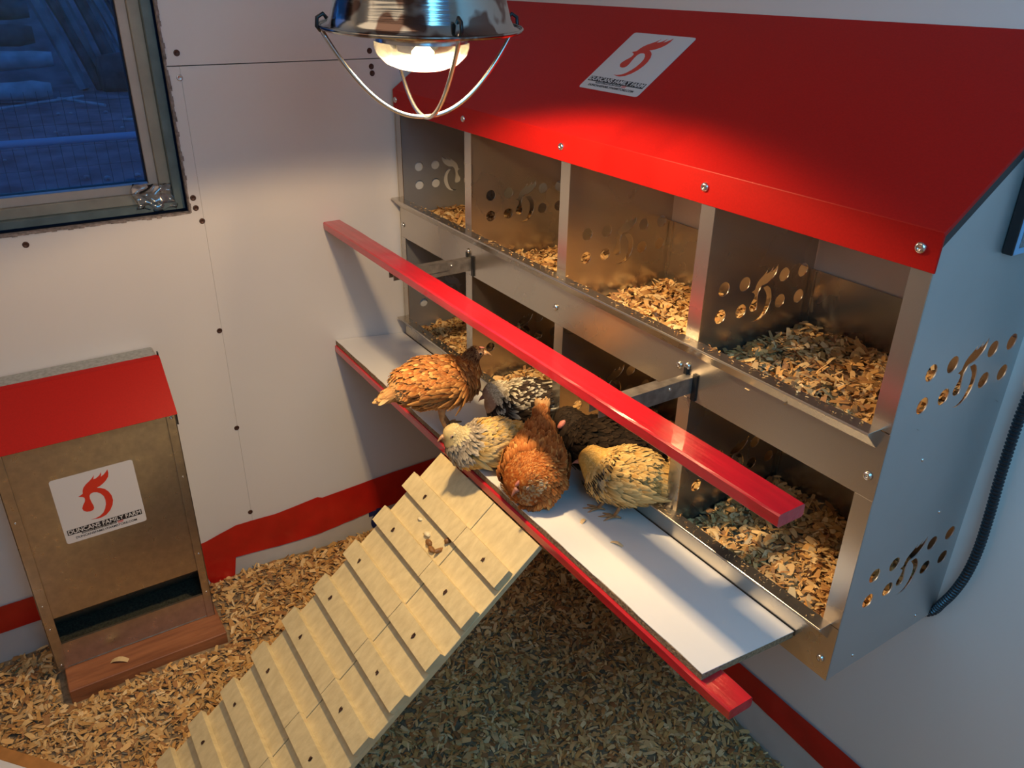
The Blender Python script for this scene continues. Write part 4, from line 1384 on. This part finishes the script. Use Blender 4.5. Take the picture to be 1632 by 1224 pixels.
# 3. pale-headed buff and grey chick, looking left over the edge
def c3(u, p, f, rs):
    if u > .80: b = vary(rs, (.74, .56, .26), .12); return b, vary(rs, (.86, .72, .40), .1)
    if u > .62: b = vary(rs, (.34, .27, .19), .35); return b, vary(rs, (.56, .46, .32), .3)
    lowside = p.z < .105
    b = vary(rs, (.78, .40, .06), .25) if rs.random() < (.85 if lowside else .45) else vary(rs, (.36, .27, .17), .35)
    return b, vary(rs, (.80, .56, .22), .25)
chicken('buff and grey chick with pale yellow head leaning out over the top of the ramp',
    [((.628, -.325, .104), .010, .008), ((.624, -.345, .104), .024, .024), ((.619, -.372, .100), .038, .038), ((.616, -.398, .098), .041, .041), ((.613, -.422, .099), .036, .037),
     ((.610, -.438, .112), .025, .028), ((.608, -.447, .128), .0185, .0185), ((.606, -.455, .130), .0145, .0145)],
    c3, nfeath=1500, seed=3, fl=(.011, .018), beak=((.604, -.4645, .1265), (-.12, -1, -.38), .0135), beak_m='beak',
    eye=('open', (.6065, -.455, .132), .0022, .0145), wing_u=(.28, .64), head_feath=.30, fluff=.08,
    tail=((.627, -.340, .108), (.10, 1, .16), .030, .007, (.07, .05, .04), (.80, .74, .60), 9, .35),
    wingcol=lambda u, p, f, rs: (vary(rs, (.70, .42, .13), .25), vary(rs, (.86, .66, .30), .2)))

# 4. rust pullet resting, head tucked, tail up
def c4(u, p, f, rs):
    b = mixc((.36, .085, .015), (.52, .165, .035), rs.random() ** 1.6)
    if rs.random() < .15: b = mixc(b, (.17, .035, .010), .8)
    if rs.random() < .12: b = (.64, .32, .10)
    if u < .22: b = mixc(b, (.34, .085, .02), .6)
    if u > .84 and (p - f[0]).dot(Vector((.75, -.40, -.30))) > .009 and rs.random() < .38: return vary(rs, (.50, .33, .17), .35), vary(rs, (.74, .55, .32), .25)
    return vary(rs, b, .15), vary(rs, mixc(b, (.76, .42, .15), .35), .2)
chicken('rust red pullet resting on the board edge with tail up and head tucked down',
    [((.660, -.306, .158), .008, .008), ((.672, -.316, .146), .016, .018), ((.690, -.330, .122), .032, .032), ((.708, -.346, .106), .048, .043), ((.727, -.362, .100), .054, .048),
     ((.745, -.378, .097), .053, .047), ((.760, -.388, .096), .044, .041), ((.768, -.393, .106), .030, .031), ((.772, -.402, .116), .0195, .0205), ((.772, -.413, .110), .0150, .0155)],
    c4, nfeath=2300, seed=4, fl=(.012, .021), beak=((.7700, -.4255, .1045), (-.12, -.80, -.58), .016), beak_m='beak_pink',
    eye=('shut', (.7715, -.4150, .1120), .0019, .0148), comb=((.7695, -.4225, .1150), (.009, .0030, .0040), 'pink'), wing_u=(.36, .66),
    tail=((.666, -.311, .152), (-.30, .28, 1.0), .030, .0075, (.50, .20, .06), (.70, .42, .18), 8, .25), fluff=.05)

# 5. black-brown pullet behind
def c5(u, p, f, rs):
    b = mixc((.006, .004, .003), (.018, .011, .007), rs.random())
    if u > .84: b = mixc(b, (.06, .040, .026), .5)
    return b, vary(rs, mixc(b, (.045, .026, .013), .5), .5)
chicken('dark brown black pullet huddled under the raised perch bar, face pink',
    [((.850, -.205, .118), .010, .010), ((.825, -.215, .122), .030, .030), ((.795, -.228, .124), .044, .044), ((.765, -.243, .122), .049, .049), ((.738, -.256, .118), .048, .048),
     ((.716, -.266, .116), .040, .043), ((.700, -.270, .134), .029, .032), ((.692, -.275, .148), .022, .022), ((.688, -.284, .143), .016, .017)],
    c5, nfeath=2000, seed=5, fl=(.012, .021), beak=((.684, -.292, .136), (-.10, -.75, -.72), .013), beak_m='beak_pink',
    eye=('shut', (.689, -.282, .146), .0019, .0155), comb=((.7020, -.2925, .1480), (.012, .006, .0050), 'pink'), wing_u=(.22, .62))

# 6. buff chick on the right
def c6(u, p, f, rs):
    b = mixc((.64, .34, .08), (.78, .53, .20), rs.random())
    if .50 < u < .74 and rs.random() < .35: b = vary(rs, (.34, .27, .19), .3)
    if u < .45 and rs.random() < .3: b = (.68, .36, .09)
    if u > .82: b = mixc(b, (.74, .42, .09), .7)
    return vary(rs, b, .15), vary(rs, mixc(b, (.84, .60, .26), .5), .2)
chicken('yellow buff chick with dark neck streaks sitting at the right end of the group',
    [((.888, -.222, .110), .012, .010), ((.872, -.236, .112), .032, .032), ((.852, -.252, .112), .045, .045), ((.832, -.268, .110), .048, .048), ((.814, -.281, .108), .042, .044),
     ((.802, -.289, .116), .032, .034), ((.792, -.296, .126), .0245, .0245), ((.783, -.303, .124), .0175, .0180)],
    c6, nfeath=1900, seed=6, fl=(.011, .019), beak=((.7765, -.3115, .120), (-.62, -.75, -.18), .013), beak_m='beak_pink',
    eye=('shut', (.7855, -.300, .1255), .0019, .0175), wing_u=(.22, .58), head_feath=.32, fluff=.05,
    ruff=(.80, (.055, .035, .022), (.10, .065, .04)),
    legs=[((.822, -.288, .080), (.818, -.300, ZB(-.300)), (-.6, -.8, 0), .0026), ((.850, -.285, .080), (.848, -.292, ZB(-.292)), (-.6, -.8, 0), .0026)],
    wingcol=lambda u, p, f, rs: (vary(rs, (.62, .34, .10), .3), vary(rs, (.82, .60, .26), .2)))
